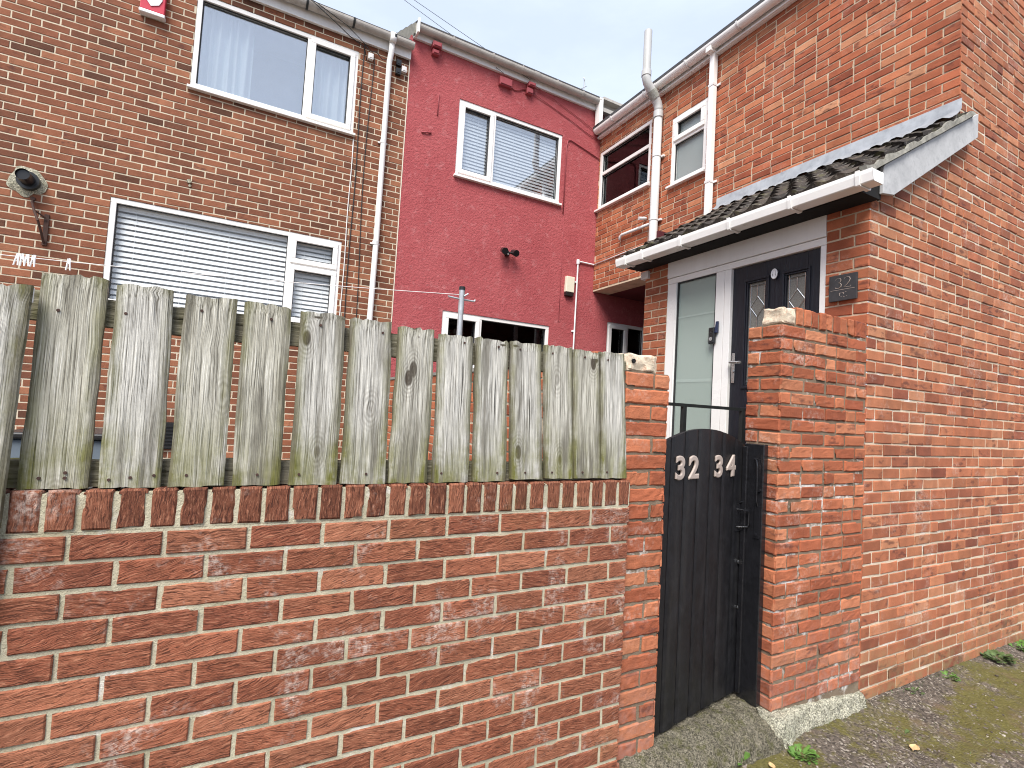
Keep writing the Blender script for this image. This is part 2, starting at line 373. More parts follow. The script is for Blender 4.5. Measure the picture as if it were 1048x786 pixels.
def glass_mat(name, refl=.35, tint=(.97, .98, .98), fk=.9):
    n = NT(name)
    lw = n.new('ShaderNodeLayerWeight'); lw.inputs['Blend'].default_value = .5
    f = n.math('ADD', n.math('MULTIPLY', n.math('POWER', lw.outputs['Facing'], 4.0), fk), refl, True)
    g = n.new('ShaderNodeBsdfGlossy'); g.inputs['Roughness'].default_value = 0.0; g.inputs['Color'].default_value = (.95, .97, 1, 1)
    n.put(g.inputs['Normal'], n.bump(n.noise(n.tc(), 1.6, 2, .5), .25, .006))
    t = n.new('ShaderNodeBsdfTransparent'); t.inputs['Color'].default_value = (*tint, 1)
    m = n.new('ShaderNodeMixShader'); n.put(m.inputs[0], f); n.t.links.new(t.outputs[0], m.inputs[1]); n.t.links.new(g.outputs[0], m.inputs[2])
    n.t.links.new(m.outputs[0], n.out.inputs['Surface']); return n.m
M['glass'] = glass_mat('window_glass', .22)
M['glass_sky'] = glass_mat('sky_reflecting_glass', .33)
M['glass_clear'] = glass_mat('clear_window_glass', .02)
M['glass_dark'] = glass_mat('dark_window_glass', .05, (.55, .58, .58), .45)
def frost_mat(name, c, through, rough):
    n = NT(name); P = n.tc()
    p = n.new('ShaderNodeBsdfPrincipled'); p.inputs['Base Color'].default_value = (*c, 1); p.inputs['Roughness'].default_value = rough
    p.inputs['Specular IOR Level'].default_value = .6
    n.put(p.inputs['Normal'], n.bump(n.noise(P, 160, 3, .6), .15, .001))
    t = n.new('ShaderNodeBsdfTransparent'); m = n.new('ShaderNodeMixShader'); m.inputs[0].default_value = through
    n.t.links.new(p.outputs[0], m.inputs[1]); n.t.links.new(t.outputs[0], m.inputs[2])
    n.t.links.new(m.outputs[0], n.out.inputs['Surface']); return n.m
M['frost'] = frost_mat('frosted_green_glass', (.43, .51, .46), .35, .3)
M['frost_grey'] = frost_mat('frosted_grey_glass', (.34, .385, .38), .25, .2)
def leaded_mat():
    n = NT('textured_door_glass'); P = n.tc()
    v = n.noise(P, 130, 3, .6)
    c = n.mix(v, (.05, .05, .045), (.30, .29, .26))
    return n.surf(c, .18, n.bump(v, .6, .003), spec=.6)
M['leaded'] = leaded_mat()
def door_mat():
    n = NT('black_woodgrain_door'); P = n.tc()
    g = n.noise(n.mp(P, (60, 60, 6)), 1, 4, .6, 1.2)
    c = n.mix(g, (.005, .0055, .009), (.019, .020, .028))
    return n.surf(c, .38, n.bump(g, .8, .004), spec=.35)
M['door'] = door_mat()

# ------------------------------------------------------------------ mesh builder
class FR:
    """a wall frame: u runs along the wall, z is up, d is out of the wall"""
    def __init__(s, O, u, n): s.O = np.array(O, float); s.u = np.array(u, float); s.n = np.array(n, float); s.z = np.array((0, 0, 1.)); s.flip = np.cross(s.u, s.z) @ s.n < 0
    def P(s, u, z, d): return s.O + np.multiply.outer(np.asarray(u, float), s.u) + np.multiply.outer(np.asarray(z, float), s.z) + np.multiply.outer(np.asarray(d, float), s.n)
LH = FR((0, 6.2, 0), (1, 0, 0), (0, -1, 0))       # the back row: brown house and pink house
WF = FR((4.537, 0, 0), (0, 1, 0), (-1, 0, 0))     # front of the wing
PF = FR((3.38, 0, 0), (0, 1, 0), (-1, 0, 0))      # front of the porch
GA = FR((0, 1.75, 0), (1, 0, 0), (0, -1, 0))      # everything on the alley line
ID = FR((0, 0, 0), (1, 0, 0), (0, 1, 0))

class MB:
    def __init__(s): s.V = []; s.nv = 0; s.F = []; s.MI = []; s.A = []; s.UV = []
    def add(s, V, F, mi=0, a=None, uv=None):
        V = np.asarray(V, float).reshape(-1, 3)
        s.V.append(V); s.F += [tuple(int(i) + s.nv for i in f) for f in F]
        s.MI += [mi] * len(F) if np.isscalar(mi) else list(mi)
        s.A.append(np.tile(np.array(a if a is not None else (.5, .5, .5)), (len(V), 1)) if a is None or np.ndim(a) == 1 else np.asarray(a))
        s.UV.append(np.zeros((len(V), 2)) if uv is None else np.asarray(uv, float))
        s.nv += len(V); return s
    def box(s, fr, u0, u1, z0, z1, d0, d1, mi=0, a=None):
        u, z, d = np.array([(u, z, d) for d in (d0, d1) for z in (z0, z1) for u in (u0, u1)]).T
        return s.add(fr.P(u, z, d), [(0, 2, 3, 1), (4, 5, 7, 6), (0, 1, 5, 4), (2, 6, 7, 3), (0, 4, 6, 2), (1, 3, 7, 5)], mi, a)
    def frame(s, fr, u0, u1, z0, z1, w, d0, d1, mi=0):
        s.box(fr, u0, u1, z0, z0 + w, d0, d1, mi); s.box(fr, u0, u1, z1 - w, z1, d0, d1, mi)
        s.box(fr, u0, u0 + w, z0 + w, z1 - w, d0, d1, mi); s.box(fr, u1 - w, u1, z0 + w, z1 - w, d0, d1, mi); return s
    def quad(s, P, mi=0): return s.add(P, [tuple(range(len(P)))], mi)
    def prism(s, fr, pts, d0, d1, mi=0):
        n = len(pts); u = [p[0] for p in pts] * 2; z = [p[1] for p in pts] * 2; d = [d0] * n + [d1] * n
        return s.add(fr.P(u, z, d), [tuple(range(n))[::-1], tuple(range(n, 2 * n))] + [(k, (k + 1) % n, n + (k + 1) % n, n + k) for k in range(n)], mi)
    def tube(s, pts, r, seg=10, mi=0, cap=True):
        pts = [Vector(p) for p in pts]; n = len(pts); rs = [r] * n if np.isscalar(r) else r
        V = []; up = None
        for i, p in enumerate(pts):
            t = (pts[min(i + 1, n - 1)] - pts[max(i - 1, 0)]).normalized()
            if up is None: up = Vector((0, 0, 1)) if abs(t.z) < .9 else Vector((1, 0, 0))
            a = t.cross(up).normalized(); b = a.cross(t).normalized(); up = b
            V += [p + (a * math.cos(2 * math.pi * k / seg) + b * math.sin(2 * math.pi * k / seg)) * rs[i] for k in range(seg)]
        F = [(i * seg + k, i * seg + (k + 1) % seg, (i + 1) * seg + (k + 1) % seg, (i + 1) * seg + k) for i in range(n - 1) for k in range(seg)]
        if cap: F += [tuple(range(seg))[::-1], tuple((n - 1) * seg + k for k in range(seg))]
        return s.add([tuple(v) for v in V], F, mi)
    def profile(s, prof, path_a, path_b, axis_u, axis_v, mi=0, closed=False):
        """sweep an open 2-D profile from a to b"""
        a, b, au, av = (np.array(q, float) for q in (path_a, path_b, axis_u, axis_v))
        V = [a + p[0] * au + p[1] * av for p in prof] + [b + p[0] * au + p[1] * av for p in prof]; n = len(prof)
        return s.add(V, [(k, (k + 1) % n, n + (k + 1) % n, n + k) for k in range(n if closed else n - 1)], mi)
    def build(s, name, mats, parent=None, smooth=False, bevel=0, loc=None):
        mats = mats if isinstance(mats, (list, tuple)) else [mats]
        V = np.concatenate(s.V)
        o0 = np.array(loc if loc is not None else (world_loc(parent) if parent is not None else (0, 0, 0)), float)
        me = bpy.data.meshes.new(name); me.from_pydata((V - o0).tolist(), [], s.F)
        for m in mats: me.materials.append(M[m] if isinstance(m, str) else m)
        me.polygons.foreach_set('material_index', s.MI)
        A = np.concatenate(s.A); at = me.attributes.new('brk', 'FLOAT_COLOR', 'POINT')
        at.data.foreach_set('color', np.c_[A, np.ones(len(A))].astype(np.float32).ravel())
        UV = np.concatenate(s.UV); ul = me.uv_layers.new(name='UVMap')
        li = np.zeros(len(me.loops), np.int32); me.loops.foreach_get('vertex_index', li)
        ul.data.foreach_set('uv', UV[li].astype(np.float32).ravel())
        if smooth: me.polygons.foreach_set('use_smooth', [True] * len(me.polygons))
        me.validate(); me.update()
        ob = bpy.data.objects.new(name, me); col.objects.link(ob)
        if parent is not None: ob.parent = parent
        else: ob.location = o0
        if bevel:
            b = ob.modifiers.new('bevel', 'BEVEL'); b.width = bevel; b.segments = 2; b.limit_method = 'ANGLE'; b.angle_limit = math.radians(40)
        if smooth == 'auto':
            pass
        return ob

def world_loc(o):
    v = Vector((0, 0, 0))
    while o is not None: v += o.location; o = o.parent
    return v
def tag(o, label, cat, group=None):
    o['label'] = label; o['category'] = cat
    if group: o['group'] = group
    return o
def thing(name, loc, label, cat, group=None):
    o = bpy.data.objects.new(name, None); o.empty_display_size = .1; col.objects.link(o); o.location = loc
    return tag(o, label, cat, group)
def struct(o, kind='structure'): o['kind'] = kind; return o
def part(mb, name, mats, parent, label=None, **k):
    o = mb.build(name, mats, parent, **k)
    if label: o['label'] = label
    return o

# ------------------------------------------------------------------ brickwork
def sub_rects(r, holes):
    out = [r]
    for (a, b, c, d) in holes:
        nx = []
        for (u0, u1, z0, z1) in out:
            if u1 <= a or u0 >= b or z1 <= c or z0 >= d: nx.append((u0, u1, z0, z1)); continue
            if u0 < a: nx.append((u0, a, z0, z1))
            if u1 > b: nx.append((b, u1, z0, z1))
            m0, m1 = max(u0, a), min(u1, b)
            if z0 < c: nx.append((m0, m1, z0, c))
            if z1 > d: nx.append((m0, m1, d, z1))
        out = nx
    return [q for q in out if q[1] - q[0] > .012 and q[3] - q[2] > .012]
def brick_rects(u0, u1, z0, z1, course, L, joint, zref=0., header=0., urange=None, jit=.004, seed=1, shift=0., quoin=None, sink=0.):
    r = np.random.RandomState(seed); out = []
    k0 = int(math.floor((z0 - zref) / course)); k1 = int(math.ceil((z1 - zref) / course))
    for k in range(k0, k1):
        a, b = zref + k * course, zref + (k + 1) * course
        lo, hi = max(a, z0), min(b, z1)
        if hi - lo < .02: continue
        ua, ub = urange((lo + hi) / 2) if urange else (u0, u1)
        if ub - ua < .03: continue
        x = ua
        first = True
        x0 = (k % 2) * L / 2 + shift + r.uniform(-jit, jit) * 2
        if quoin is None: x = ua - ((ua - x0) % L)
        while x < ub:
            w = L
            if quoin is not None and first: w = L if (k + quoin) % 2 else L / 2
            elif r.rand() < header: w = L / 2
            first = False
            w2 = w + r.uniform(-jit, jit)
            p, q = max(x, ua), min(x + w2, ub)
            if q - p > .03:
                e0 = joint / 2 if p > ua + 1e-6 else 0.0005; e1 = joint / 2 if q < ub - 1e-6 else 0.0005
                dz = r.uniform(-.0012, .0012, 2)
                out.append((p + e0, q - e1, lo + joint / 2 + dz[0], hi - joint / 2 + dz[1]))
            x += w2
    return out
def lay(mb, fr, rects, rec=.008, nu=3, nv=2, bev=.004, wob=.0015, rough=.0012, proud=.002, seed=3, mi=0, rot90=False, tilt=0., holes=(), chip=0.):
    """each brick is a small pillow of faces standing proud of the recessed mortar"""
    r = np.random.RandomState(seed)
    R = []
    for q in rects: R += sub_rects(q, holes) if holes else [q]
    n = len(R)
    if n == 0: return
    R = np.array(R)
    su = np.concatenate([[0, 0], np.linspace(0, 1, nu + 1), [1, 1]]); sv = np.concatenate([[0, 0], np.linspace(0, 1, nv + 1), [1, 1]])
    NU, NV = len(su), len(sv)
    iu = np.concatenate([[0, 1], np.full(nu + 1, 2), [1, 0]]); iv = np.concatenate([[0, 1], np.full(nv + 1, 2), [1, 0]])
    GU, GV = np.meshgrid(su, sv, indexing='ij'); IU, IV = np.meshgrid(iu, iv, indexing='ij')
    lev = np.minimum(IU, IV)
    w = (R[:, 1] - R[:, 0])[:, None, None]; h = (R[:, 3] - R[:, 2])[:, None, None]
    bu = np.minimum(bev, w * .2); bv = np.minimum(bev, h * .2)
    inu = (IU == 2); inv_ = (IV == 2)
    U = R[:, 0][:, None, None] + np.where(inu, bu + GU * (w - 2 * bu), GU * w)
    Z = R[:, 2][:, None, None] + np.where(inv_, bv + GV * (h - 2 * bv), GV * h)
    sd = r.uniform(0, 1000, n)[:, None, None]
    wu = vnoise(U * 45 + sd, Z * 45, sd, seed); wz = vnoise(U * 38 + sd, Z * 38 + 50, sd, seed + 1)
    if chip: 
        cn = np.clip(vnoise(U * 16 + sd, Z * 16, sd + 9, seed + 5) - .35, 0, 1) * chip
        ctr_u = R[:, :2].mean(1)[:, None, None]; ctr_z = R[:, 2:].mean(1)[:, None, None]
        ed = (lev < 2)
        U = U + np.where(ed, np.sign(ctr_u - U) * np.minimum(cn, w * .08), 0); Z = Z + np.where(ed, np.sign(ctr_z - Z) * np.minimum(cn, h * .12), 0)
    U2 = U + wu * wob; Z2 = Z + wz * wob
    pr = r.uniform(-proud, proud, n)[:, None, None]
    tl = r.uniform(-1, 1, n)[:, None, None] * .0012
    D = np.where(lev == 0, -rec - .004, np.where(lev == 1, -bev * .9, 0.)) + np.where(lev > 0, pr + (vnoise(U * 60, Z * 60, sd, seed + 2)) * rough + (GV - .5) * tl, 0)
    att = r.uniform(0, 1, (n, 3))
    an = (r.uniform(-.3, 1.0, n) * tilt)[:, None, None]
    uu, vv = U - R[:, 0][:, None, None], Z - R[:, 2][:, None, None]
    if rot90: uu, vv = vv, uu
    UVu = uu * np.cos(an) + vv * np.sin(an) + sd; UVv = -uu * np.sin(an) + vv * np.cos(an) + sd * .37
    P = fr.P(U2, Z2, D)
    idx = np.arange(NU * NV).reshape(NU, NV)
    q = np.stack([idx[:-1, :-1], idx[1:, :-1], idx[1:, 1:], idx[:-1, 1:]], -1).reshape(-1, 4)
    if fr.flip: q = q[:, ::-1]
    F = (q[None] + (np.arange(n) * NU * NV)[:, None, None]).reshape(-1, 4)
    A = np.repeat(att[:, None, :], NU * NV, 1).reshape(-1, 3)
    mb.add(P.reshape(-1, 3), F.tolist(), mi, A, np.stack([UVu, UVv], -1).reshape(-1, 2))
def slab(mb, fr, rects, holes, d, depth, mi=0, reveal=True, reveal_mi=None):
    """mortar or render face with the openings cut out, and their reveals"""
    for q in rects:
        us = sorted({q[0], q[1]} | {min(max(h[k], q[0]), q[1]) for h in holes for k in (0, 1)})
        zs = sorted({q[2], q[3]} | {min(max(h[k], q[2]), q[3]) for h in holes for k in (2, 3)})
        for a, b in zip(us, us[1:]):
            for c, e in zip(zs, zs[1:]):
                m = ((a + b) / 2, (c + e) / 2)
                if any(h[0] < m[0] < h[1] and h[2] < m[1] < h[3] for h in holes): continue
                P = fr.P([a, b, b, a], [c, c, e, e], [d] * 4)
                mb.add(P if not fr.flip else P[::-1], [(0, 1, 2, 3)], mi)
    if reveal:
        for (a, b, c, e) in holes:
            for p, q in (((a, c), (b, c)), ((b, c), (b, e)), ((b, e), (a, e)), ((a, e), (a, c))):
                mb.add(fr.P([p[0], q[0], q[0], p[0]], [p[1], q[1], q[1], p[1]], [d, d, -depth, -depth]), [(0, 1, 2, 3)], mi if reveal_mi is None else reveal_mi)

# ------------------------------------------------------------------ windows
def window(house, fr, u0, u1, z0, z1, lights, glass='glass', sill=True, rec=.02, mat='upvc', fw=.05, room='room', roomdepth=.6):
    """lights: (u0,u1,z0,z1,opens)"""
    mb = MB(); d1 = -rec + .012; d0 = -rec - .055
    mb.frame(fr, u0, u1, z0, z1, fw, d0, d1)
    us = sorted({l[0] for l in lights if l[0] > u0 + .01}); 
    done = set()
    for l in lights:
        if l[0] > u0 + .01 and ('u', l[0]) not in done:
            a = min(q[2] for q in lights if q[0] == l[0]); b = max(q[3] for q in lights if q[0] == l[0])
            mb.box(fr, l[0] - .025, l[0] + .025, max(a, z0 + fw), min(b, z1 - fw), d0 + .002, d1 - .002); done.add(('u', l[0]))
        if l[2] > z0 + .01 and ('z', l[0], l[2]) not in done:
            mb.box(fr, max(l[0], u0 + fw), min(l[1], u1 - fw), l[2] - .025, l[2] + .025, d0 + .004, d1 - .004); done.add(('z', l[0], l[2]))
    w = mb.build('window', mat, house, bevel=.004)
    for (a, b, c, e, op) in lights:
        A = u0 + fw if a <= u0 + .01 else a + .025; B = u1 - fw if b >= u1 - .01 else b - .025
        C = z0 + fw if c <= z0 + .01 else c + .025; E_ = z1 - fw if e >= z1 - .01 else e - .025
        if op:
            sm = MB(); g = .014
            sm.frame(fr, A - g, B + g, C - g, E_ + g, .055, d0 + .02, d1 + .016)
            sm.build('casement', mat, w, bevel=.005)
            A, B, C, E_ = A + .041, B - .041, C + .041, E_ - .041
        gm = MB(); gm.frame(fr, A - .004, B + .004, C - .004, E_ + .004, .011, d0 + .03, d1 - .02 + (.012 if op else 0))
        gm.build('gasket', 'gasket', w)
        pm = MB(); pm.box(fr, A, B, C, E_, d0 + .012, d0 + .018); pm.build('pane', glass, w)
    if sill:
        s = MB(); s.prism(FR(fr.P(u0 - .02, 0, 0), fr.n, fr.u), [(-.03, z0 - .004), (.045, z0 - .006), (.05, z0 - .012), (.05, z0 - .034), (.042, z0 - .036), (-.03, z0 - .036)], 0, u1 - u0 + .04)
        s.build('sill', mat, w, bevel=.003)
    rm = MB()
    a, b, c, e = u0 + .005, u1 - .005, z0 + .005, z1 - .005; D0, D1 = d0 - .001, d0 - roomdepth
    cs = [(a, c), (b, c), (b, e), (a, e)]
    for k in range(4):
        p, q = cs[k], cs[(k + 1) % 4]
        rm.add(fr.P([p[0], q[0], q[0], p[0]], [p[1], q[1], q[1], p[1]], [D0, D0, D1, D1]), [(0, 1, 2, 3)])
    rm.add(fr.P([a, b, b, a], [c, c, e, e], [D1] * 4), [(0, 1, 2, 3)])
    rm.build('room_lining', room, w)
    return w
def blind(fr, u0, u1, z0, z1, d, label, mat='blind', pitch=.022, ang=72, fill=.74, group='venetian blinds behind the windows', cords=None):
    mb = MB(); z = z1 - .03; w = pitch * fill; a = math.radians(ang)
    mb.box(fr, u0, u1, z1 - .025, z1, d - .015, d + .012)
    while z > z0:
        zz = z + random.uniform(-.0008, .0008)
        pts = []
        for t in (-.5, 0, .5):
            pts.append((d + t * w * math.cos(a), zz - t * w * math.sin(a) + (.0022 if t == 0 else 0)))
        V = fr.P([u0, u0, u0, u1, u1, u1], [p[1] for p in pts] * 2, [p[0] for p in pts] * 2)
        mb.add(V, [(0, 1, 4, 3), (1, 2, 5, 4)])
        z -= pitch
    L = u1 - u0
    for f in (cords if cords else ([.25, .75] if L < .8 else [.1, .37, .63, .9])):
        for dd in (.014,):
            mb.box(fr, u0 + f * L - .0012, u0 + f * L + .0012, z0, z1, d + dd, d + dd + .0015)
    o = mb.build('venetian_blind', mat, None, loc=fr.P((u0 + u1) / 2, z0, d))
    return tag(o, label, 'blind', group)

def gutter_profile(r=.055, seg=10):
    return [(r * math.cos(math.pi + math.pi * k / seg), r * math.sin(math.pi + math.pi * k / seg)) for k in range(seg + 1)]
def square_profile(r=.055):
    h = r * 1.22; return [(-r, 0), (-r, -h * .9), (-r * .9, -h), (r * .72, -h), (r * .86, -h * .93), (r, -h * .25), (r, 0)]
def gutter(house, a, b, out, r=.056, shape=gutter_profile, mats=('upvc', 'upvc'), brackets=(), bracket_mat='upvc_old', unions=(), stops=(True, True), label=None):
    """half-round gutter swept from a to b; out is the horizontal direction away from the wall"""
    a, b, out = (np.array(q, float) for q in (a, b, out)); up = np.array((0, 0, 1.)); L = np.linalg.norm(b - a); t = (b - a) / L
    prof = shape(r); inner = shape(r - .004)[::-1]
    full = prof + [(r, .006), (r - .004, .006)] + inner[:1] + inner[1:] + [(-r + .004, .006), (-r, .006)]
    mb = MB(); mb.profile(full, a, b, out, up, 0, True)
    for f, pt in ((stops[0], a), (stops[1], b)):
        if f:
            n = len(prof); V = [pt + p[0] * out + p[1] * up - t * .002 * (1 if pt is a else -1) for p in prof]
            mb.add(V, [tuple(range(n))], 0)
    g = mb.build('gutter', mats[0], house, smooth=False)
    if label: g['label'] = label
    for f in brackets:
        bm_ = MB(); c = a + t * L * f
        bp = shape(r + .003); bp2 = shape(r + .008)[::-1]
        bm_.profile(bp + [(r + .004, .012), (r + .009, .012)] + bp2 + [(-r - .02, 0), (-r - .02, .012)], c - t * .012, c + t * .012, out, up, 0, True)
        n = len(bp) * 2 + 4
        bm_.F += [tuple(range(n))[::-1], tuple(range(n, 2 * n))]; bm_.MI += [0, 0]
        bm_.build('bracket', bracket_mat, g)
    for f in unions:
        um = MB(); c = a + t * L * f; up_ = shape(r + .004)
        um.profile(up_ + [(r + .004, .01), (-r - .004, .01)], c - t * .045, c + t * .045, out, up, 0, True)
        um.build('union', mats[1], g)
    return g
def text_part(body, size, ext, fr, u, z, d, name, mat, parent, bold=0., sx=1., skew=0.):
    cu = bpy.data.curves.new('txt', 'FONT'); cu.body = body; cu.size = size; cu.extrude = ext; cu.bevel_depth = bold; cu.bevel_resolution = 2; cu.align_x = 'CENTER'; cu.align_y = 'CENTER'
    ob = bpy.data.objects.new('txt', cu); col.objects.link(ob)
    dg = bpy.context.evaluated_depsgraph_get(); me = bpy.data.meshes.new_from_object(ob.evaluated_get(dg))
    bpy.data.objects.remove(ob); bpy.data.curves.remove(cu)
    V = np.array([v.co[:] for v in me.vertices]); F = [tuple(p.vertices) for p in me.polygons]; bpy.data.meshes.remove(me)
    sgn = -1 if fr.flip else 1
    mb = MB(); mb.add(fr.P(u + sgn * V[:, 0] * sx, z + V[:, 1], d + V[:, 2]), F)
    return mb.build(name, mat, parent)

# =================================================================== SETTING
GZ = -1.65
def alley_z(x, y):
    b = fbm(x * 1.1, y * 1.1, 0, 5, 3) * .012
    rise = np.clip((y - 1.35) / .4, 0, 1) ** 2 * .028            # dirt banked against the walls
    return GZ + b + rise
def grid_sheet(x0, x1, y0, y1, step, fz):
    xs = np.arange(x0, x1 + step / 2, step); ys = np.arange(y0, y1 + step / 2, step)
    X, Y = np.meshgrid(xs, ys, indexing='ij'); Z = fz(X, Y)
    V = np.stack([X, Y, Z], -1).reshape(-1, 3); i = np.arange(len(V)).reshape(X.shape)
    F = np.stack([i[:-1, :-1], i[1:, :-1], i[1:, 1:], i[:-1, 1:]], -1).reshape(-1, 4)
    return V, F.tolist()
def near_z(x, y):
    f = np.clip(np.minimum.reduce([(x - 1.4) / .5, (8.6 - x) / .5, (y + .3) / .4, np.full_like(x, 1)]), 0, 1)
    f = np.where(y > 1.2, np.clip(np.minimum((x - 1.4) / .5, (8.6 - x) / .5), 0, 1), f)
    d = fbm(x * 22, y * 22, 0, 31, 3) * .0055 + np.clip(fbm(x * 7, y * 7, 0, 11, 3), 0, 1) * .016
    return GZ + (alley_z(x, y) - GZ + d) * f
g = MB()
V, F = grid_sheet(1.4, 8.6, -.3, 1.80, .015, near_z); g.add(V, F)
e = 900
for (a, b, c, d) in ((-e, 1.4, -e, 1.80), (8.6, e, -e, 1.80), (1.4, 8.6, -e, -.3), (-e, e, 1.80, e)):
    g.add([(a, c, GZ), (b, c, GZ), (b, d, GZ), (a, d, GZ)], [(0, 1, 2, 3)])
struct(g.build('ground', 'alley', smooth=True))
yz = -.75
g = MB(); g.add([(-7, 1.98, yz), (1.55, 1.98, yz), (1.55, 3.0, yz), (3.38, 3.0, yz), (3.38, 3.77, yz), (7, 3.77, yz), (7, 6.25, yz), (-7, 6.25, yz)], [tuple(range(8))])
for p, q in (((1.55, 1.98), (1.55, 3.0)), ((1.55, 3.0), (3.38, 3.0))):
    g.quad([(p[0], p[1], yz), (q[0], q[1], yz), (q[0], q[1], GZ), (p[0], p[1], GZ)])
struct(g.build('yard_ground', 'yard'))
g = MB()
for k in range(4): g.box(ID, 1.56, 3.37, GZ + .005, GZ + .18 * (k + 1), 2.2 + .2 * k, 2.995)
g.box(ID, 2.60, 3.375, GZ + .006, yz, 2.0, 2.99)
struct(g.build('steps', 'yard'))

# =================================================================== BROWN HOUSE (left)
LU, LL = (-.727, .928, 3.165, 4.18), (-1.283, .895, .80, 1.85)
lh = thing('terraced_house', (-1, 6.2, yz), 'brown brick terraced house with white framed windows and grey gutter behind the plank fence', 'house')
holes = [LU, LL]
mb = MB(); slab(mb, LH, [(-7, 1.535, yz - .2, 4.34)], holes, -.0035, .06, 0)
lay(mb, LH, brick_rects(-7, 1.533, yz - .15, 4.335, .0715, .211, .011, zref=.02, seed=11, jit=.003), rec=.004, nu=2, nv=1, bev=.003, wob=.0012, rough=.0008, proud=.0015, seed=12, mi=1, holes=holes)
mb.build('brick_wall', ['left_mortar', 'left_brick'], lh)
w = window(lh, LH, *LU, [(LU[0], .385, LU[2], LU[3], 0), (.385, LU[1], LU[2], LU[3], 1)], glass='glass_sky', room='room_pale')
w = window(lh, LH, *LL, [(LL[0], .345, LL[2], LL[3], 0), (.345, LL[1], LL[2], 1.495, 1), (.345, LL[1], 1.495, LL[3], 1)], glass='glass_clear', room='room_pale', roomdepth=.3)
def roof(parent, x0, x1, y0, z0, run, pitch, mat='slate', flipx=False):
    t = math.tan(math.radians(pitch)); mb = MB()
    for k in range(int(run / .28)):
        a, b = y0 + k * .28, y0 + (k + 1) * .28 + .06
        P = lambda x, y, dz: (x, y, z0 + (y - y0) * t + dz)
        mb.add([P(x0, a, .02), P(x1, a, .02), P(x1, b, .002), P(x0, b, .002), P(x0, a, .0), P(x1, a, .0), P(x1, b, -.012), P(x0, b, -.012)],
               [(0, 1, 2, 3), (4, 5, 1, 0), (5, 6, 2, 1), (7, 4, 0, 3), (7, 6, 5, 4)])
    return mb.build('roof', mat, parent)
roof(lh, -7, 1.52, 6.08, 4.47, 5, 27)
mb = MB(); mb.box(LH, -7, 1.545, 4.30, 4.465, .004, .04); mb.build('fascia', 'fascia', lh)
gutter(lh, (-7, 6.098, 4.445), (1.555, 6.098, 4.445), (0, -1, 0), mats=('gutter_grey', 'gutter_grey'), brackets=[.735, .795, .855, .915, .972], bracket_mat='iron', unions=[.83])
mb = MB()
mb.box(LH, 1.255, 1.325, 4.36, 4.47, .045, .16); mb.tube([(1.29, 6.1, 4.38), (1.29, 6.105, 4.28), (1.282, 6.15, 4.16), (1.28, 6.155, 2.0), (1.262, 6.155, .2), (1.26, 6.155, -.7)], .034, 12)
dp = mb.build('downpipe', 'upvc', lh, smooth=True)
for z in (3.15, 1.9, .95, .1):
    mb = MB(); xx = 1.26 + (z + .7) * .0045; mb.tube([(xx, 6.155, z - .02), (xx, 6.155, z + .02)], .038, 12); mb.box(LH, xx - .055, xx + .055, z - .01, z + .01, .003, .02); mb.build('clip', 'upvc_old', dp)
# flue with its rough mortar collar
mb = MB(); c = np.array((-1.895, 6.2, 1.83))
a = np.linspace(0, 2 * math.pi, 40)[:-1]; rr = .135 + .03 * vnoise(np.cos(a) * 2, np.sin(a) * 2, 3)
V = [(c[0] + r * math.cos(t), 6.2 - .006, c[2] + r * .95 * math.sin(t)) for t, r in zip(a, rr)] + [(c[0] + r * .62 * math.cos(t), 6.2 - .022, c[2] + r * .6 * math.sin(t)) for t, r in zip(a, rr)]
n_ = len(a); mb.add(V, [(k, (k + 1) % n_, n_ + (k + 1) % n_, n_ + k) for k in range(n_)] + [tuple(range(n_, 2 * n_))])
fl = mb.build('flue_collar', 'concrete_pale', lh)
mb = MB(); mb.tube([(c[0] + .02, 6.19, c[2]), (c[0] + .02, 6.13, c[2])], .082, 24); mb.tube([(c[0] + .02, 6.132, c[2]), (c[0] + .015, 6.02, c[2] + .012)], [.055, .052], 20, cap=False)
mb.tube([(c[0] + .016, 6.05, c[2] + .008), (c[0] + .016, 6.045, c[2] + .008)], .05, 20); mb.build('flue', 'black_plastic', fl, smooth=False)
# cables clipped down the brickwork
def cable(parent, pts, r, mat, name='cable'):
    m_ = MB(); m_.tube(pts, r, 6); return m_.build(name, mat, parent, smooth=True)
cable(lh, [(.985, 6.19, 4.28)] + [(.985 + .006 * math.sin(z * 3), 6.192, z) for z in np.arange(4.2, -.6, -.25)], .006, 'cable')
cable(lh, [(1.10, 6.19, 4.2)] + [(1.10 + .02 * math.sin(z * 1.7), 6.192, z) for z in np.arange(4.1, -.6, -.25)], .005, 'cable')
cable(lh, [(.935 + .004 * math.sin(z * 5), 6.193, z) for z in np.arange(3.1, -.6, -.2)], .006, 'cable_white')
cable(lh, [(.98, 6.18, 4.28), (1.05, 6.16, 4.20), (1.12, 6.17, 4.24), (1.20, 6.16, 4.16), (1.30, 6.16, 4.2)], .005, 'cable')
cable(lh, [(.3, 6.02, 4.47), (.45, 6.03, 4.40), (.62, 6.06, 4.33), (.8, 6.12, 4.27), (.98, 6.17, 4.24), (1.02, 6.185, 4.1)], .005, 'cable')
cable(lh, [(.1, 6.02, 4.48), (.4, 6.03, 4.45), (.75, 6.08, 4.36), (.95, 6.14, 4.28), (1.10, 6.17, 4.2)], .004, 'cable')
for (x, z) in ((1.06, 4.15), (1.40, 4.20), (1.40, 4.09), (1.47, 4.14)):
    mb = MB(); mb.box(LH, x - .03, x + .03, z - .035, z + .035, .003, .05); mb.box(LH, x - .018, x + .018, z - .02, z + .022, .05, .056)
    mb.build('cable_box', 'cable_white' if x > 1.45 or x < 1.1 else 'black_plastic', lh)
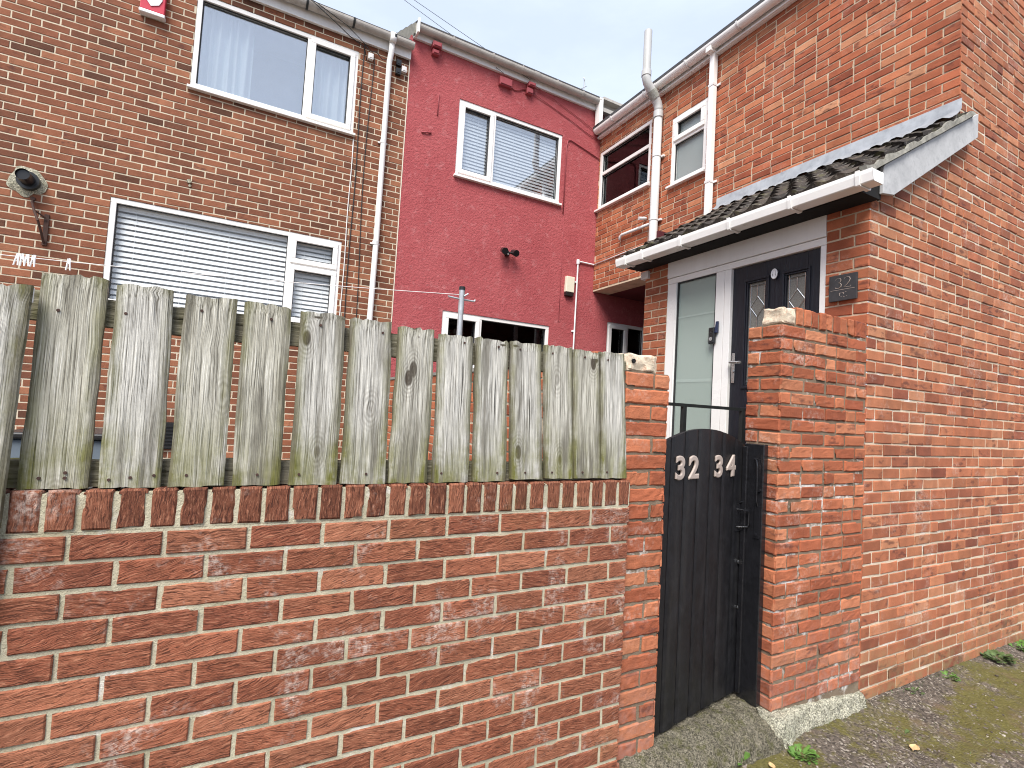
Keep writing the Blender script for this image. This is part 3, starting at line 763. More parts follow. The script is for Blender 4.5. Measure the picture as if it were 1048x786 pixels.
# blinds and curtains behind the glass
blind(LH, LL[0] + .05, .32, LL[2] + .06, LL[3] - .05, -.095, 'wide white venetian blind in the big lower window of the brown brick house', pitch=.056)
blind(LH, .40, LL[1] - .06, 1.55, LL[3] - .06, -.095, 'short white blind in the small top light beside the downpipe', pitch=.05)
blind(LH, .40, LL[1] - .06, LL[2] + .06, 1.47, -.095, 'narrow white blind in the casement under the small top light', pitch=.05)
def curtain(u0, u1, z0, z1, folds, label):
    mb = MB(); n = int((u1 - u0) * 160); us = np.linspace(u0, u1, n); zs = np.linspace(z0, z1, 8)
    U, Z = np.meshgrid(us, zs, indexing='ij'); ph = (U - u0) / (u1 - u0) * folds * 2 * math.pi
    D = -.17 + .030 * np.sin(ph + .8 * np.sin(ph * .37 + Z)) + .01 * vnoise(U * 12, Z * 2, 0, 3)
    i = np.arange(U.size).reshape(U.shape); mb.add(LH.P(U, Z, D).reshape(-1, 3), np.stack([i[:-1, :-1], i[1:, :-1], i[1:, 1:], i[:-1, 1:]], -1).reshape(-1, 4).tolist())
    return tag(mb.build('curtain', 'curtain', loc=(u0, 6.3, z0), smooth=True), label, 'curtain', 'pale curtains in the upper window')
curtain(LU[0] + .03, -.18, LU[2] + .02, LU[3] - .02, 6, 'pale blue white curtain gathered at the left of the upper brown house window')
curtain(.43, LU[1] - .03, LU[2] + .02, LU[3] - .02, 5, 'pale curtain behind the narrow casement of the upper brown house window')
# alarm box
al = thing('alarm_box', (-1.10, 6.2, 3.74), 'red alarm box with a white badge high on the brown brick wall', 'alarm box')
mb = MB(); mb.prism(LH, [(-1.19, 3.77), (-.985, 3.77), (-.985, 4.02), (-1.02, 4.10), (-1.155, 4.10), (-1.19, 4.02)], .002, .07); mb.build('case', 'red_plastic', al, bevel=.008)
mb = MB(); mb.prism(LH, [(-1.165, 3.90), (-1.10, 3.815), (-1.035, 3.845), (-1.01, 3.90), (-1.01, 4.03), (-1.165, 4.03)], .071, .078); mb.build('badge', 'white_plastic', al, bevel=.002)
mb = MB(); mb.box(LH, -1.195, -.98, 3.735, 3.769, .002, .078); mb.build('base', 'white_plastic', al, bevel=.006)
# iron bracket
mb = MB()
mb.tube([(-1.84, 6.19, 1.66), (-1.835, 6.15, 1.64), (-1.80, 6.11, 1.55), (-1.76, 6.08, 1.46)], .011, 8); mb.box(LH, -1.75, -1.715, 1.27, 1.56, .002, .014)
mb.tube([(-1.76, 6.08, 1.46), (-1.745, 6.12, 1.38), (-1.735, 6.185, 1.29)], .010, 8); mb.tube([(-1.80, 6.12, 1.56), (-1.735, 6.17, 1.52)], .008, 8)
mb.tube([(-1.84, 6.195, 1.68), (-1.84, 6.17, 1.68)], .018, 8)
tag(mb.build('wall_bracket', 'rust', loc=(-1.78, 6.2, 1.27)), 'small rusty iron bracket fixed to the brown wall below the black flue', 'bracket')
mb = MB(); mb.tube([(-.655, 6.199, 2.165), (-.655, 6.185, 2.165)], .022, 10); mb.tube([(-.645, 6.199, 2.12), (-.645, 6.19, 2.12)], .014, 8)
mb.build('wall_plug', 'concrete_pale', lh)

# =================================================================== PINK HOUSE
PU, PL, PP = (2.235, 3.862, 3.03, 4.056), (2.19, 3.81, .15, 1.225), (4.845, 5.62, .40, 1.428)
ph = thing('rendered_house', (3, 6.2, yz), 'pink rendered house in the corner of the yard with a white gutter', 'house')
mb = MB(); slab(mb, LH, [(1.537, 7.0, yz - .2, 1.90), (1.537, 4.60, 1.90, 4.64)], [PU, PL, PP], .004, .07, 0)
mb.box(LH, 1.536, 1.56, yz - .2, 4.64, -.10, .0035); mb.build('rendered_wall', 'pink', ph)
mb = MB(); mb.box(LH, 1.5365, 1.546, yz, 4.3, .0036, .0075); mb.build('edge_bead', 'cream', ph)
window(ph, LH, *PU, [(PU[0], 2.76, PU[2], PU[3], 1), (2.76, PU[1], PU[2], PU[3], 0)], glass='glass')
window(ph, LH, *PL, [(PL[0], 2.73, PL[2], PL[3], 1), (2.73, PL[1], PL[2], PL[3], 0)], glass='glass_dark', room='room_dark', roomdepth=1.2)
window(ph, LH, *PP, [(PP[0], 5.25, PP[2], PP[3], 1), (5.25, PP[1], PP[2], PP[3], 0)], glass='glass_dark', room='room_dark')
blind(LH, PU[0] + .09, 2.70, PU[2] + .08, PU[3] - .09, -.095, 'small pale blind in the left casement of the pink house window', 'blind_blue', pitch=.046, fill=.8, cords=[.62])
blind(LH, 2.80, PU[1] - .05, PU[2] + .06, PU[3] - .06, -.095, 'wide pale blind in the big pane of the pink house window', 'blind_blue', pitch=.046, fill=.8, cords=[.3, .82])
roof(ph, 1.57, 9.5, 6.07, 4.74, 5, 27)
mb = MB(); t27 = math.tan(math.radians(27))
mb.add([(1.555, 6.12, 4.62), (1.555, 6.12, 4.76), (1.555, 10.9, 4.76 + 4.78 * t27), (1.555, 10.9, 4.3), (1.575, 6.12, 4.62), (1.575, 6.12, 4.76), (1.575, 10.9, 4.76 + 4.78 * t27), (1.575, 10.9, 4.3)],
       [(0, 1, 2, 3), (7, 6, 5, 4), (0, 4, 5, 1), (1, 5, 6, 2)]); mb.build('verge', 'verge', ph)
mb = MB(); mb.box(LH, 1.56, 4.60, 4.595, 4.745, .006, .042); mb.build('fascia', 'fascia', ph)
gutter(ph, (1.60, 6.10, 4.71), (4.425, 6.10, 4.71), (0, -1, 0), mats=('gutter_grey', 'gutter_grey'), brackets=[.16, .36, .52, .72, .88], bracket_mat='gutter_grey', unions=[.6])
mb = MB(); mb.box(LH, 1.575, 1.60, 4.60, 4.78, .02, .165); mb.build('gutter_end', 'upvc', ph)
mb = MB(); mb.box(LH, 4.39, 4.455, 4.32, 4.74, .045, .155); mb.build('downpipe', 'upvc', ph, bevel=.006)
mb = MB(); mb.box(LH, 4.46, 9.0, 4.59, 4.78, .02, .05); mb.box(LH, 4.46, 9.0, 4.56, 4.62, .05, .13); mb.box(LH, 4.46, 9.0, 4.735, 4.775, .05, .15); mb.build('far_gutter', 'gutter_grey', ph)
def jbox(u0, u1, z0, z1, d=.07):
    mb = MB(); mb.box(LH, u0, u1, z0, z1, .003, d); mb.box(LH, u0 + .012, u1 - .012, z0 + .012, z1 - .012, d, d + .012)
    mb.build('junction_box', 'pink_paint', ph, bevel=.005)
jbox(1.80, 1.92, 4.545, 4.62, .10); jbox(1.81, 1.90, 4.47, 4.535, .07)
jbox(2.775, 2.965, 4.42, 4.535, .06)
jbox(3.21, 3.32, 4.54, 4.60, .09); jbox(3.20, 3.30, 4.44, 4.53, .06)
cable(ph, [(2.97, 6.18, 4.46), (3.03, 6.185, 4.44), (3.10, 6.18, 4.47), (3.16, 6.185, 4.50), (3.22, 6.18, 4.51)], .008, 'pink_paint')
cable(ph, [(3.30, 6.17, 4.50), (3.60, 6.185, 4.42), (4.0, 6.185, 4.31), (4.30, 6.185, 4.21), (4.47, 6.18, 4.17)], .005, 'pink_paint')
cable(ph, [(3.32, 6.15, 4.59), (3.7, 6.18, 4.52), (4.1, 6.185, 4.40), (4.45, 6.18, 4.28)], .004, 'pink_paint')
cable(ph, [(3.93, 6.185, 2.9), (3.93, 6.185, 3.9), (3.95, 6.185, 4.0), (4.0, 6.185, 4.02), (4.25, 6.185, 3.96), (4.53, 6.185, 3.88)], .008, 'pink_paint')
cable(ph, [(1.95, 6.188, 4.02), (1.945, 6.188, 3.9), (1.945, 6.188, 3.72)], .006, 'pink_paint')
cable(ph, [(1.75, 6.188, 3.44), (1.82, 6.18, 3.455), (1.88, 6.188, 3.47)], .009, 'pink_paint')
cable(ph, [(3.955, 6.192, 3.0), (3.96, 6.192, 1.3)], .003, 'pink_paint')
mb = MB()
mb.tube([(4.225, 6.178, -.7), (4.235, 6.178, 2.22)], .0115, 8); mb.tube([(4.235, 6.178, 2.245), (4.525, 6.178, 2.245)], .0115, 8); mb.tube([(4.235, 6.178, 2.205), (4.235, 6.178, 2.268)], .024, 10)
for z in (1.93, 1.2, .4): mb.box(LH, 4.19, 4.245, z - .012, z + .012, .004, .026)
mb.build('conduit', 'white_plastic', ph)
# twin security light
sl = thing('security_light', (3.05, 6.2, 2.12), 'black twin head security light on the pink wall', 'light')
mb = MB(); mb.tube([(3.05, 6.199, 2.13), (3.05, 6.15, 2.13)], .035, 12); mb.tube([(2.99, 6.13, 2.13), (3.11, 6.13, 2.13)], .012, 8); mb.tube([(3.05, 6.15, 2.13), (3.05, 6.13, 2.09)], .02, 8); mb.build('mount', 'black_plastic', sl)
for x in (2.975, 3.125):
    mb = MB(); mb.tube([(x, 6.15, 2.155), (x + (x - 3.05) * .15, 6.05, 2.115)], [.036, .046], 14); mb.build('lamp_head', 'black_plastic', sl)
# cream bell box
bb = thing('bell_box', (4.1, 6.2, 1.7), 'cream rectangular box with a black base beside the white conduit on the pink wall', 'box')
mb = MB(); mb.prism(LH, [(4.025, 1.755), (4.165, 1.755), (4.168, 1.985), (4.03, 1.985)], .004, .062); mb.build('cover', 'cream', bb, bevel=.006)
mb = MB(); mb.box(LH, 4.03, 4.162, 1.70, 1.754, .004, .058); mb.build('base', 'black_plastic', bb, bevel=.004)

# =================================================================== WING AND PORCH
W1, W2 = (5.065, 6.175, 3.085, 3.975), (4.135, 4.69, 2.905, 3.78)
rh = thing('brick_house', (4.6, 2.4, GZ), 'orange red brick house with a tiled porch and black door along the alley', 'house')
whole = [W1, W2]
mb = MB()
slab(mb, WF, [(1.76, 6.2, 2.30, 4.22), (3.70, 6.2, 1.86, 2.30)], whole, -.006, .06, 0)
wr = brick_rects(1.752, 6.195, 1.862, 4.22, .0735, .22, .010, zref=1.862, seed=21, header=.12, quoin=0)
lay(mb, WF, [q for q in wr if q[2] > 2.28 or q[0] > 3.6], rec=.007, nu=2, nv=1, bev=.004, wob=.0022, rough=.001, proud=.0022, seed=22, mi=1, holes=whole, chip=.02)
mb.box(WF, 3.72, 6.19, 1.84, 1.861, -.3, -.004, 0)
mb.build('front_wall', ['front_mortar', 'front_brick'], rh)
# gable: one face from the porch corner to the far end of the house
RIDGE = (7.0, 5.85)
def gable_lim(z):
    lo = 3.383 if z < 1.46 else min(3.383 + max(0, (z - 1.50)) / .592 + .06, 4.54)
    hi = 9.4 if z < 4.4 else RIDGE[0] + (RIDGE[1] - z) / (RIDGE[1] - 4.4) * 2.4
    if z > 4.4: lo = RIDGE[0] - (RIDGE[1] - z) / (RIDGE[1] - 4.4) * 2.46
    return lo, hi
mb = MB()
mb.add(GA.P([3.39, 9.4, 9.4, 7.0, 4.545, 4.545, 3.39], [GZ - .2, GZ - .2, 4.4, 5.85, 4.4, 2.22, 1.5], [-.005] * 7), [tuple(range(7))])
gr = brick_rects(3.383, 9.4, -1.70, 5.82, .0735, .2045, .0095, zref=-1.628, seed=31, header=.14, urange=gable_lim, quoin=1)
lay(mb, GA, gr, rec=.0065, nu=2, nv=1, bev=.005, wob=.0028, rough=.0015, proud=.0028, seed=32, mi=1, chip=.035)
mb.build('gable_wall', ['gable_mortar', 'gable_brick'], rh)
# porch brickwork either side of the door frame
mb = MB()
for (a, b) in ((1.757, 2.02), (3.466, 3.765)):
    slab(mb, PF, [(a, b, GZ, 1.50)], [], -.005, 0, 0, False)
    lay(mb, PF, brick_rects(a - .005 if a < 2 else a, b, -1.63, 1.50, .0735, .18 if a < 2 else .20, .010, zref=-1.628, seed=int(a * 10), quoin=0), rec=.006, nu=3, nv=1, bev=.004, wob=.002, rough=.001, proud=.002, seed=41, mi=1, chip=.02)
mb.box(PF, 3.70, 3.765, GZ, 1.50, -1.15, -.0055, 0); mb.box(PF, 2.0, 2.02, yz, 1.50, -.2, -.0055, 0); mb.box(PF, 3.466, 3.49, yz, 1.50, -.2, -.0055, 0)
mb.build('porch_wall', ['front_mortar', 'front_brick'], rh)
mb = MB(); mb.box(PF, 3.767, 3.80, yz, 1.86, -3.6, -.15); mb.box(PF, 3.80, 6.2, 1.835, 1.857, -3.6, -1.46); mb.box(PF, 3.80, 6.2, yz, 1.835, -3.62, -3.6)
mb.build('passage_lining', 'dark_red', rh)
mb = MB(); mb.box(PF, 3.70, 3.80, 1.335, 1.41, -.08, .03); mb.build('corner_bracket', 'upvc_old', rh, bevel=.004)
# windows in the wing
window(rh, WF, *W1, [(W1[0], W1[1], W1[2], 3.63, 0), (W1[0], W1[1], 3.63, W1[3], 0)], glass='glass_dark', room='room_dark', roomdepth=1.5)
window(rh, WF, *W2, [(W2[0], W2[1], W2[2], 3.455, 0), (W2[0], W2[1], 3.455, W2[3], 1)], glass='frost_grey')
# eaves
mb = MB(); mb.box(WF, 1.70, 6.19, 4.185, 4.34, .004, .04); mb.box(WF, 1.70, 6.19, 4.19, 4.21, .04, .06); mb.build('fascia', 'fascia', rh)
gutter(rh, (4.437, 6.165, 4.285), (4.437, 1.66, 4.285), (-1, 0, 0), r=.057, brackets=[.09, .24, .40, .56, .72, .88], bracket_mat='upvc_old', unions=[.28, .66])
mb = MB()
for sgn in (1, -1):
    a = np.array((4.39 if sgn > 0 else 9.61, 0, 4.345)); b = np.array((7.0, 0, 5.92))
    for y0, y1 in ((1.66, 6.6),):
        mb.add([(a[0], y0, a[2]), (a[0], y1, a[2]), (b[0], y1, b[2]), (b[0], y0, b[2]), (a[0], y0, a[2] - .05), (a[0], y1, a[2] - .05), (b[0], y1, b[2] - .06), (b[0], y0, b[2] - .06)],
               [(0, 1, 2, 3), (7, 6, 5, 4), (0, 4, 5, 1), (0, 3, 7, 4), (1, 5, 6, 2)])
mb.build('roof', 'slate', rh)
# square downpipe
mb = MB(); mb.box(WF, 3.99, 4.055, -.7, 4.25, .018, .083); mb.box(WF, 3.985, 4.06, 4.2, 4.27, .012, .15)
dp = mb.build('downpipe', 'upvc', rh, bevel=.005)
for z in (3.83, 2.7): 
    mb = MB(); mb.box(WF, 3.95, 4.095, z - .012, z + .012, .004, .018); mb.box(WF, 3.986, 4.059, z - .014, z + .014, .018, .087); mb.build('clip', 'upvc_old', dp)
# soil pipe: rises clear of the gutter through two bends
mb = MB(); mb.tube([(4.465, 4.87, -.7), (4.465, 4.87, 3.93)], .053, 20)
sp = mb.build('soil_pipe', 'soil', rh, smooth=True)
mb = MB(); mb.tube([(4.465, 4.87, 3.86), (4.465, 4.87, 3.945)], .062, 20); mb.build('collar', 'soil', sp)
mb = MB(); P_ = [(4.465, 4.87, 3.93), (4.463, 4.87, 3.985), (4.445, 4.87, 4.04), (4.40, 4.87, 4.10), (4.34, 4.87, 4.165), (4.29, 4.87, 4.215), (4.255, 4.87, 4.26), (4.238, 4.87, 4.31), (4.235, 4.87, 4.36)]
mb.tube(P_, .056, 20); bd = mb.build('bend', 'soil', sp, smooth=True)
mb = MB(); mb.tube([P_[3], P_[4], (4.325, 4.87, 4.18)], .063, 20); mb.build('joint', 'soil_moss', sp, smooth=False)
mb = MB(); mb.tube([(4.235, 4.87, 4.33), (4.235, 4.87, 4.40)], .062, 20); mb.build('collar', 'soil', sp)
mb = MB(); mb.tube([(4.235, 4.87, 4.38), (4.235, 4.87, 4.93)], .050, 20, cap=False); mb.tube([(4.235, 4.87, 4.40), (4.235, 4.87, 4.9)], .046, 20); mb.build('vent_pipe', 'soil', sp, smooth=True)
for z in (3.35, 2.52):
    mb = MB(); mb.tube([(4.465, 4.87, z - .012), (4.465, 4.87, z + .012)], .058, 20); mb.box(WF, 4.79, 4.95, z - .012, z + .012, .003, .03); mb.build('clip', 'upvc_old', sp)
mb = MB(); mb.tube([(4.50, 4.90, 2.505), (4.50, 5.53, 2.518), (4.50, 5.565, 2.50), (4.50, 5.57, 2.455)], .02, 10); mb.build('overflow_pipe', 'upvc_old', rh, smooth=True)
mb = MB(); mb.tube([(4.53, 5.09, 2.62), (4.42, 5.10, 2.60)], .022, 10); mb.build('overflow_stub', 'upvc_old', rh)
cable(rh, [(4.525, 6.19, 2.245), (4.525, 5.5, 2.26), (4.525, 4.2, 2.265), (4.525, 3.9, 2.268)], .009, 'upvc_old', 'conduit')
# ---- porch roof
TH = math.atan2(2.325 - 1.525, 4.52 - 3.17); ct, st_ = math.cos(TH), math.sin(TH)
def slope(s, y, h): return (3.17 + s * ct - h * st_, y, 1.525 + s * st_ + h * ct)
LS = (4.525 - 3.17) / ct
mb = MB(); rr_ = np.random.RandomState(4)
tw = .30; y0, y1 = 1.672, 3.88
def prof(y):
    p = (y - y0) / tw; f = p - math.floor(p)
    return .026 * (.5 + .5 * math.cos(f * 4 * math.pi)) ** 1.5
ncourse = 6; gauge = LS / ncourse
for k in range(ncourse):
    for j in range(int(math.ceil((y1 - y0) / tw))):
        ya, yb = y0 + j * tw + .0015, min(y0 + (j + 1) * tw - .0015, y1)
        a = rr_.uniform(0, 1, 3); dh = rr_.uniform(-.001, .0015); ds = rr_.uniform(-.003, .003)
        ys = np.linspace(ya, yb, 26); V = []; 
        ss = [k * gauge + ds, k * gauge + gauge * .5, min((k + 1) * gauge + .06, LS)]
        hs = [.032 + dh, .018 + dh, .004]
        for s_, h_ in zip(ss, hs): V += [slope(s_, y, h_ + prof(y)) for y in ys]
        n = len(ys); F = [(r * n + i, r * n + i + 1, (r + 1) * n + i + 1, (r + 1) * n + i) for r in range(2) for i in range(n - 1)]
        V += [slope(ss[0] + .004, y, hs[0] - .024 + prof(y) * .6) for y in ys]; F += [(3 * n + i, 3 * n + i + 1, i + 1, i) for i in range(n - 1)]
        V += [slope(ss[2], y, -.015) for y in ys]; F += [(3 * n, 0, n, 2 * n, 4 * n), (4 * n + n - 1, 3 * n - 1, 2 * n - 1, n - 1, 4 * n - 1)]
        F += [(3 * n + i, 4 * n + i, 4 * n + i + 1, 3 * n + i + 1) for i in range(n - 1)]
        mb.add(V, F, 0, a)
pr = mb.build('porch_roof', 'tile', rh)
# cement bedding under the tile ends along both verges
for ya, yb in ((1.655, 1.70), (3.855, 3.885)):
    mb = MB(); n = 40; V = []
    for i in range(n + 1):
        s_ = LS * i / n; h = .022 + .014 * float(vnoise(i * .7, ya * 9, 0, 3)); h2 = h + .012 - (s_ % gauge) / gauge * .012
        V += [slope(s_, ya + .006 * float(vnoise(i * .9, 3, 1)), -.006), slope(s_, ya + .004, h2), slope(s_, yb, h2 + .004), slope(s_, yb, -.006)]
    mb.add(V, [(4 * i + q, 4 * i + (q + 1) % 4, 4 * i + 4 + (q + 1) % 4, 4 * i + 4 + q) for i in range(n) for q in range(4)] + [(0, 1, 2, 3), (4 * n + 3, 4 * n + 2, 4 * n + 1, 4 * n)])
    mb.build('verge', 'verge', pr)
# lead flashing
mb = MB(); n = 60; V = []
for i in range(n + 1):
    y = 1.735 + (3.94 - 1.735) * i / n; wv = .006 * float(vnoise(y * 9, 0, 0, 8)); z_ = 2.488 - .012 * i / n * 0 + .003 * float(vnoise(y * 5, 2, 0, 9))
    V += [(4.536, y, z_ + .006), (4.524, y, z_), (4.520, y, 2.405 + wv), slope(LS - .02, y, .052 + wv), slope(LS - .10 + wv * 1.5, y, .040 + .02 * (prof(y) > .008) + wv)]
mb.add(V, [(5 * i + q, 5 * i + q + 1, 5 * i + 6 + q, 5 * i + 5 + q) for i in range(n) for q in range(4)])
mb.build('flashing', 'lead', pr, smooth=True)
# boards and gutter of the porch eaves
mb = MB(); mb.box(WF, 1.72, 3.83, 1.430, 1.53, 1.33, 1.344); mb.box(WF, 1.72, 3.83, 1.427, 1.445, 1.152, 1.33); mb.box(WF, 1.702, 1.7195, 1.426, 1.575, 1.14, 1.345); mb.build('eaves_board', 'soffit', rh)
mb = MB(); sk = FR((0, 1.70, 0), (1, 0, 0), (0, -1, 0))
mb.prism(sk, [(3.375, 1.455), (3.50, 1.475), (4.632, 2.195), (4.632, 2.375), (3.40, 1.645), (3.375, 1.62)], 0, .022)
mb.build('barge_board', 'barge', rh, bevel=.003)
gutter(rh, (3.128, 3.85, 1.492), (3.128, 1.585, 1.492), (-1, 0, 0), r=.056, shape=square_profile, mats=('upvc', 'upvc'), brackets=[.06, .16, .36, .57, .78, .965], bracket_mat='upvc', unions=[])
# ---- door frame, sidelight and door
mb = MB()
mb.box(PF, 2.021, 3.464, 1.283, 1.455, -.06, .006)
mb.build('head_board', 'fascia', rh, bevel=.003)
mb = MB()
mb.box(PF, 2.021, 3.464, 1.228, 1.279, -.07, -.004); mb.box(PF, 3.350, 3.464, yz, 1.227, -.07, -.005); mb.box(PF, 2.021, 2.060, yz, 1.227, -.07, -.005)
mb.box(PF, 2.772, 2.832, yz, 1.227, -.07, -.003); mb.box(PF, 2.838, 2.922, yz, 1.227, -.07, -.007); mb.box(PF, 2.83, 2.84, yz, 1.227, -.07, -.016)
mb.box(PF, 2.922, 3.35, yz, -.66, -.07, -.006); mb.box(PF, 3.352, 3.362, yz, 1.23, -.004, .002)
df = mb.build('door_frame', 'upvc', rh, bevel=.003)
mb = MB(); mb.frame(PF, 2.922, 3.35, -.66, 1.228, .010, -.05, -.012); mb.build('gasket', 'gasket', df)
mb = MB(); mb.box(PF, 2.925, 3.347, -.655, 1.225, -.036, -.028); mb.build('sidelight_pane', 'frost', df)
M['band'] = frost_mat('pale_frosted_band', (.44, .52, .475), .25, .35)
for z0_, z1_ in ((.90, .915), (.325, .352)):
    mb = MB(); mb.box(PF, 2.925, 3.347, z0_, z1_, -.0275, -.0268); mb.build('frosted_band', 'band', df)
blind(PF, 2.93, 3.34, .36, .88, -.075, 'pale blind behind the frosted green sidelight beside the black door', 'blind', pitch=.024)
mb = MB(); mb.add(PF.P([2.03, 3.46, 3.46, 2.03], [yz, yz, 1.28, 1.28], [-.45] * 4), [(0, 1, 2, 3)])
mb.add(PF.P([2.03, 2.03, 2.03, 2.03], [yz, yz, 1.28, 1.28], [-.07, -.45, -.45, -.07]), [(0, 1, 2, 3)]); mb.add(PF.P([3.46] * 4, [yz, yz, 1.28, 1.28], [-.07, -.45, -.45, -.07]), [(0, 1, 2, 3)])
mb.add(PF.P([2.03, 3.46, 3.46, 2.03], [1.28] * 4, [-.07, -.07, -.45, -.45]), [(0, 1, 2, 3)]); mb.build('hall_lining', 'hall', rh)
G1, G2 = (2.470, 2.640, .285, 1.092), (2.158, 2.324, .285, 1.092)
D0 = -.028
mb = MB()
us = [2.064, G2[0] - .0, G2[1], G1[0], G1[1], 2.768]
mb.box(PF, 2.064, G2[0], -.72, 1.224, D0 - .03, D0); mb.box(PF, G2[1], G1[0], -.72, 1.224, D0 - .03, D0); mb.box(PF, G1[1], 2.768, -.72, 1.224, D0 - .03, D0)
for q in (G1, G2):
    mb.box(PF, q[0], q[1], q[3], 1.224, D0 - .03, D0); mb.box(PF, q[0], q[1], -.72, q[2], D0 - .03, D0)
    mb.frame(PF, q[0] - .022, q[1] + .022, q[2] - .022, q[3] + .022, .018, D0 - .001, D0 + .010)
    mb.frame(PF, q[0] - .002, q[1] + .002, q[2] - .002, q[3] + .002, .012, D0 - .02, D0 + .004)
    mb.frame(PF, q[0] - .022, q[1] + .022, -.60, .12, .018, D0 - .001, D0 + .008)
dr = mb.build('front_door', 'door', rh, bevel=.003)
for q in (G1, G2):
    mb = MB(); mb.box(PF, q[0], q[1], q[2], q[3], D0 - .022, D0 - .016); gp = mb.build('leaded_pane', 'leaded', dr)
    mb = MB(); a, b, c, e = q[0] + .024, q[1] - .024, q[2] + .03, q[3] - .034; m_ = (a + b) / 2
    def came(p, r): 
        A_ = PF.P(p[0], p[1], D0 - .014); B_ = PF.P(r[0], r[1], D0 - .014); mb.tube([A_, B_], .0042, 6)
    def hexa(top, bot, sh):
        pts = [(m_, top), (b, top - sh), (b, bot + sh), (m_, bot), (a, bot + sh), (a, top - sh)]
        for k in range(6): came(pts[k], pts[(k + 1) % 6])
    for x in (a, b): came((x, q[2] + .012), (x, q[3] - .012))
    for z in (c, e): came((q[0] + .012, z), (q[1] - .012, z))
    came((m_, e), (m_, e - .085)); 
    hx = [(m_, e - .085), (b, e - .165), (m_, e - .245), (a, e - .165)]
    for k in range(4): came(hx[k], hx[(k + 1) % 4])
    came((m_, e - .245), (m_, c + .245)); hx = [(m_, c + .085), (b, c + .165), (m_, c + .245), (a, c + .165)]
    for k in range(4): came(hx[k], hx[(k + 1) % 4])
    came((m_, c), (m_, c + .085))
    mb.build('lead_came', 'steel', gp)
mb = MB(); mb.box(PF, 2.722, 2.752, .31, .545, D0 + .001, D0 + .010); mb.tube([PF.P(2.738, .468, D0 + .008), PF.P(2.738, .468, D0 + .052), PF.P(2.73, .468, D0 + .058), PF.P(2.632, .464, D0 + .058)], .010, 10); mb.tube([PF.P(2.738, .40, D0 + .008), PF.P(2.738, .40, D0 + .016)], .012, 12)
mb.build('door_handle', 'steel', dr, bevel=.002)
mb = MB(); mb.tube([PF.P(2.40, 1.122, D0 + .001), PF.P(2.40, 1.122, D0 + .018)], .017, 14)
rg = [PF.P(2.40 + .020 * math.sin(t), 1.108 + .034 * math.cos(t), D0 + .02) for t in np.linspace(0, 2 * math.pi, 20)]; mb.tube(rg, .006, 8, cap=False); mb.box(PF, 2.392, 2.408, 1.075, 1.135, D0 + .010, D0 + .022)
mb.build('door_knocker', 'white_plastic', dr)
# ---- plaque and video bell
pq = thing('house_plaque', tuple(PF.P(1.89, .82, .012)), 'square dark slate plaque reading 32 on the brick beside the black door', 'house number')
mb = MB(); mb.box(PF, 1.806, 1.979, .822, .992, .012, .026); mb.tube([PF.P(1.89, .90, .001), PF.P(1.89, .90, .014)], .02, 8); mb.build('slate', 'slate_sign', pq, bevel=.002)
def serif_digit(ch, u, z, hgt, wid):
    mbx = MB()
    S_ = lambda t, a: (t, a)
    if ch == '3':
        pts = [(-.42, .34), (-.30, .47), (0, .5), (.30, .42), (.36, .25), (.22, .08), (-.06, .03), (.26, -.02), (.42, -.2), (.36, -.38), (.1, -.5), (-.25, -.5), (-.45, -.42)]
        wd = [.03, .03, .03, .06, .08, .05, .02, .05, .08, .09, .06, .05, .075]
    else:
        pts = [(-.40, .30), (-.30, .44), (0, .5), (.30, .43), (.38, .24), (.30, .05), (.05, -.18), (-.25, -.38), (-.42, -.48), (-.2, -.475), (.2, -.485), (.45, -.49), (.48, -.36)]
        wd = [.03, .03, .03, .06, .08, .07, .05, .035, .03, .035, .04, .04, .025]
    P3 = [PF.P(u - p[0] * wid, z + p[1] * hgt, .0275) for p in pts]
    mbx.tube(P3, [w_ * hgt * .45 for w_ in wd], 8); return mbx.build('digit', 'silver', pq)
serif_digit('3', 1.918, .938, .066, .044); serif_digit('2', 1.865, .938, .066, .050)
mb = MB(); mb.box(PF, 1.818, 1.967, .8925, .8945, .026, .0272); 
for (u, z, w_, h_) in ((1.908, .872, .012, .0022), (1.911, .863, .003, .016), (1.892, .872, .010, .002), (1.884, .868, .003, .010), (1.872, .876, .008, .0018), (1.90, .847, .006, .0018), (1.883, .846, .010, .0018), (1.866, .848, .005, .0018)):
    mb.box(PF, u - w_ / 2, u + w_ / 2, z - h_ / 2, z + h_ / 2, .026, .0272)
mb.build('engraving', 'silver', pq)
vb = thing('video_doorbell', tuple(PF.P(2.915, .63, 0)), 'black video doorbell on the white frame between the sidelight and door', 'doorbell')
mb = MB(); mb.box(PF, 2.895, 2.955, .632, .768, -.002, .026); mb.build('body', 'black_plastic', vb, bevel=.008)
mb = MB(); mb.prism(FR(PF.P(0, 0, 0), (-1, 0, 0), (0, 1, 0)), [(-.001, .72), (-.001, .815), (.012, .815), (.024, .72)], 2.872, 2.896); mb.build('wedge', plain('dark_blue_plastic', (.02, .03, .07), .4, var=.05), vb, bevel=.003)
mb = MB(); mb.tube([PF.P(2.925, .672, .0262), PF.P(2.925, .672, .030)], .016, 18); mb.build('button', 'steel', vb)
mb = MB(); mb.tube([PF.P(2.925, .733, .0262), PF.P(2.925, .733, .029)], .013, 16); mb.build('lens', 'black_gloss', vb)

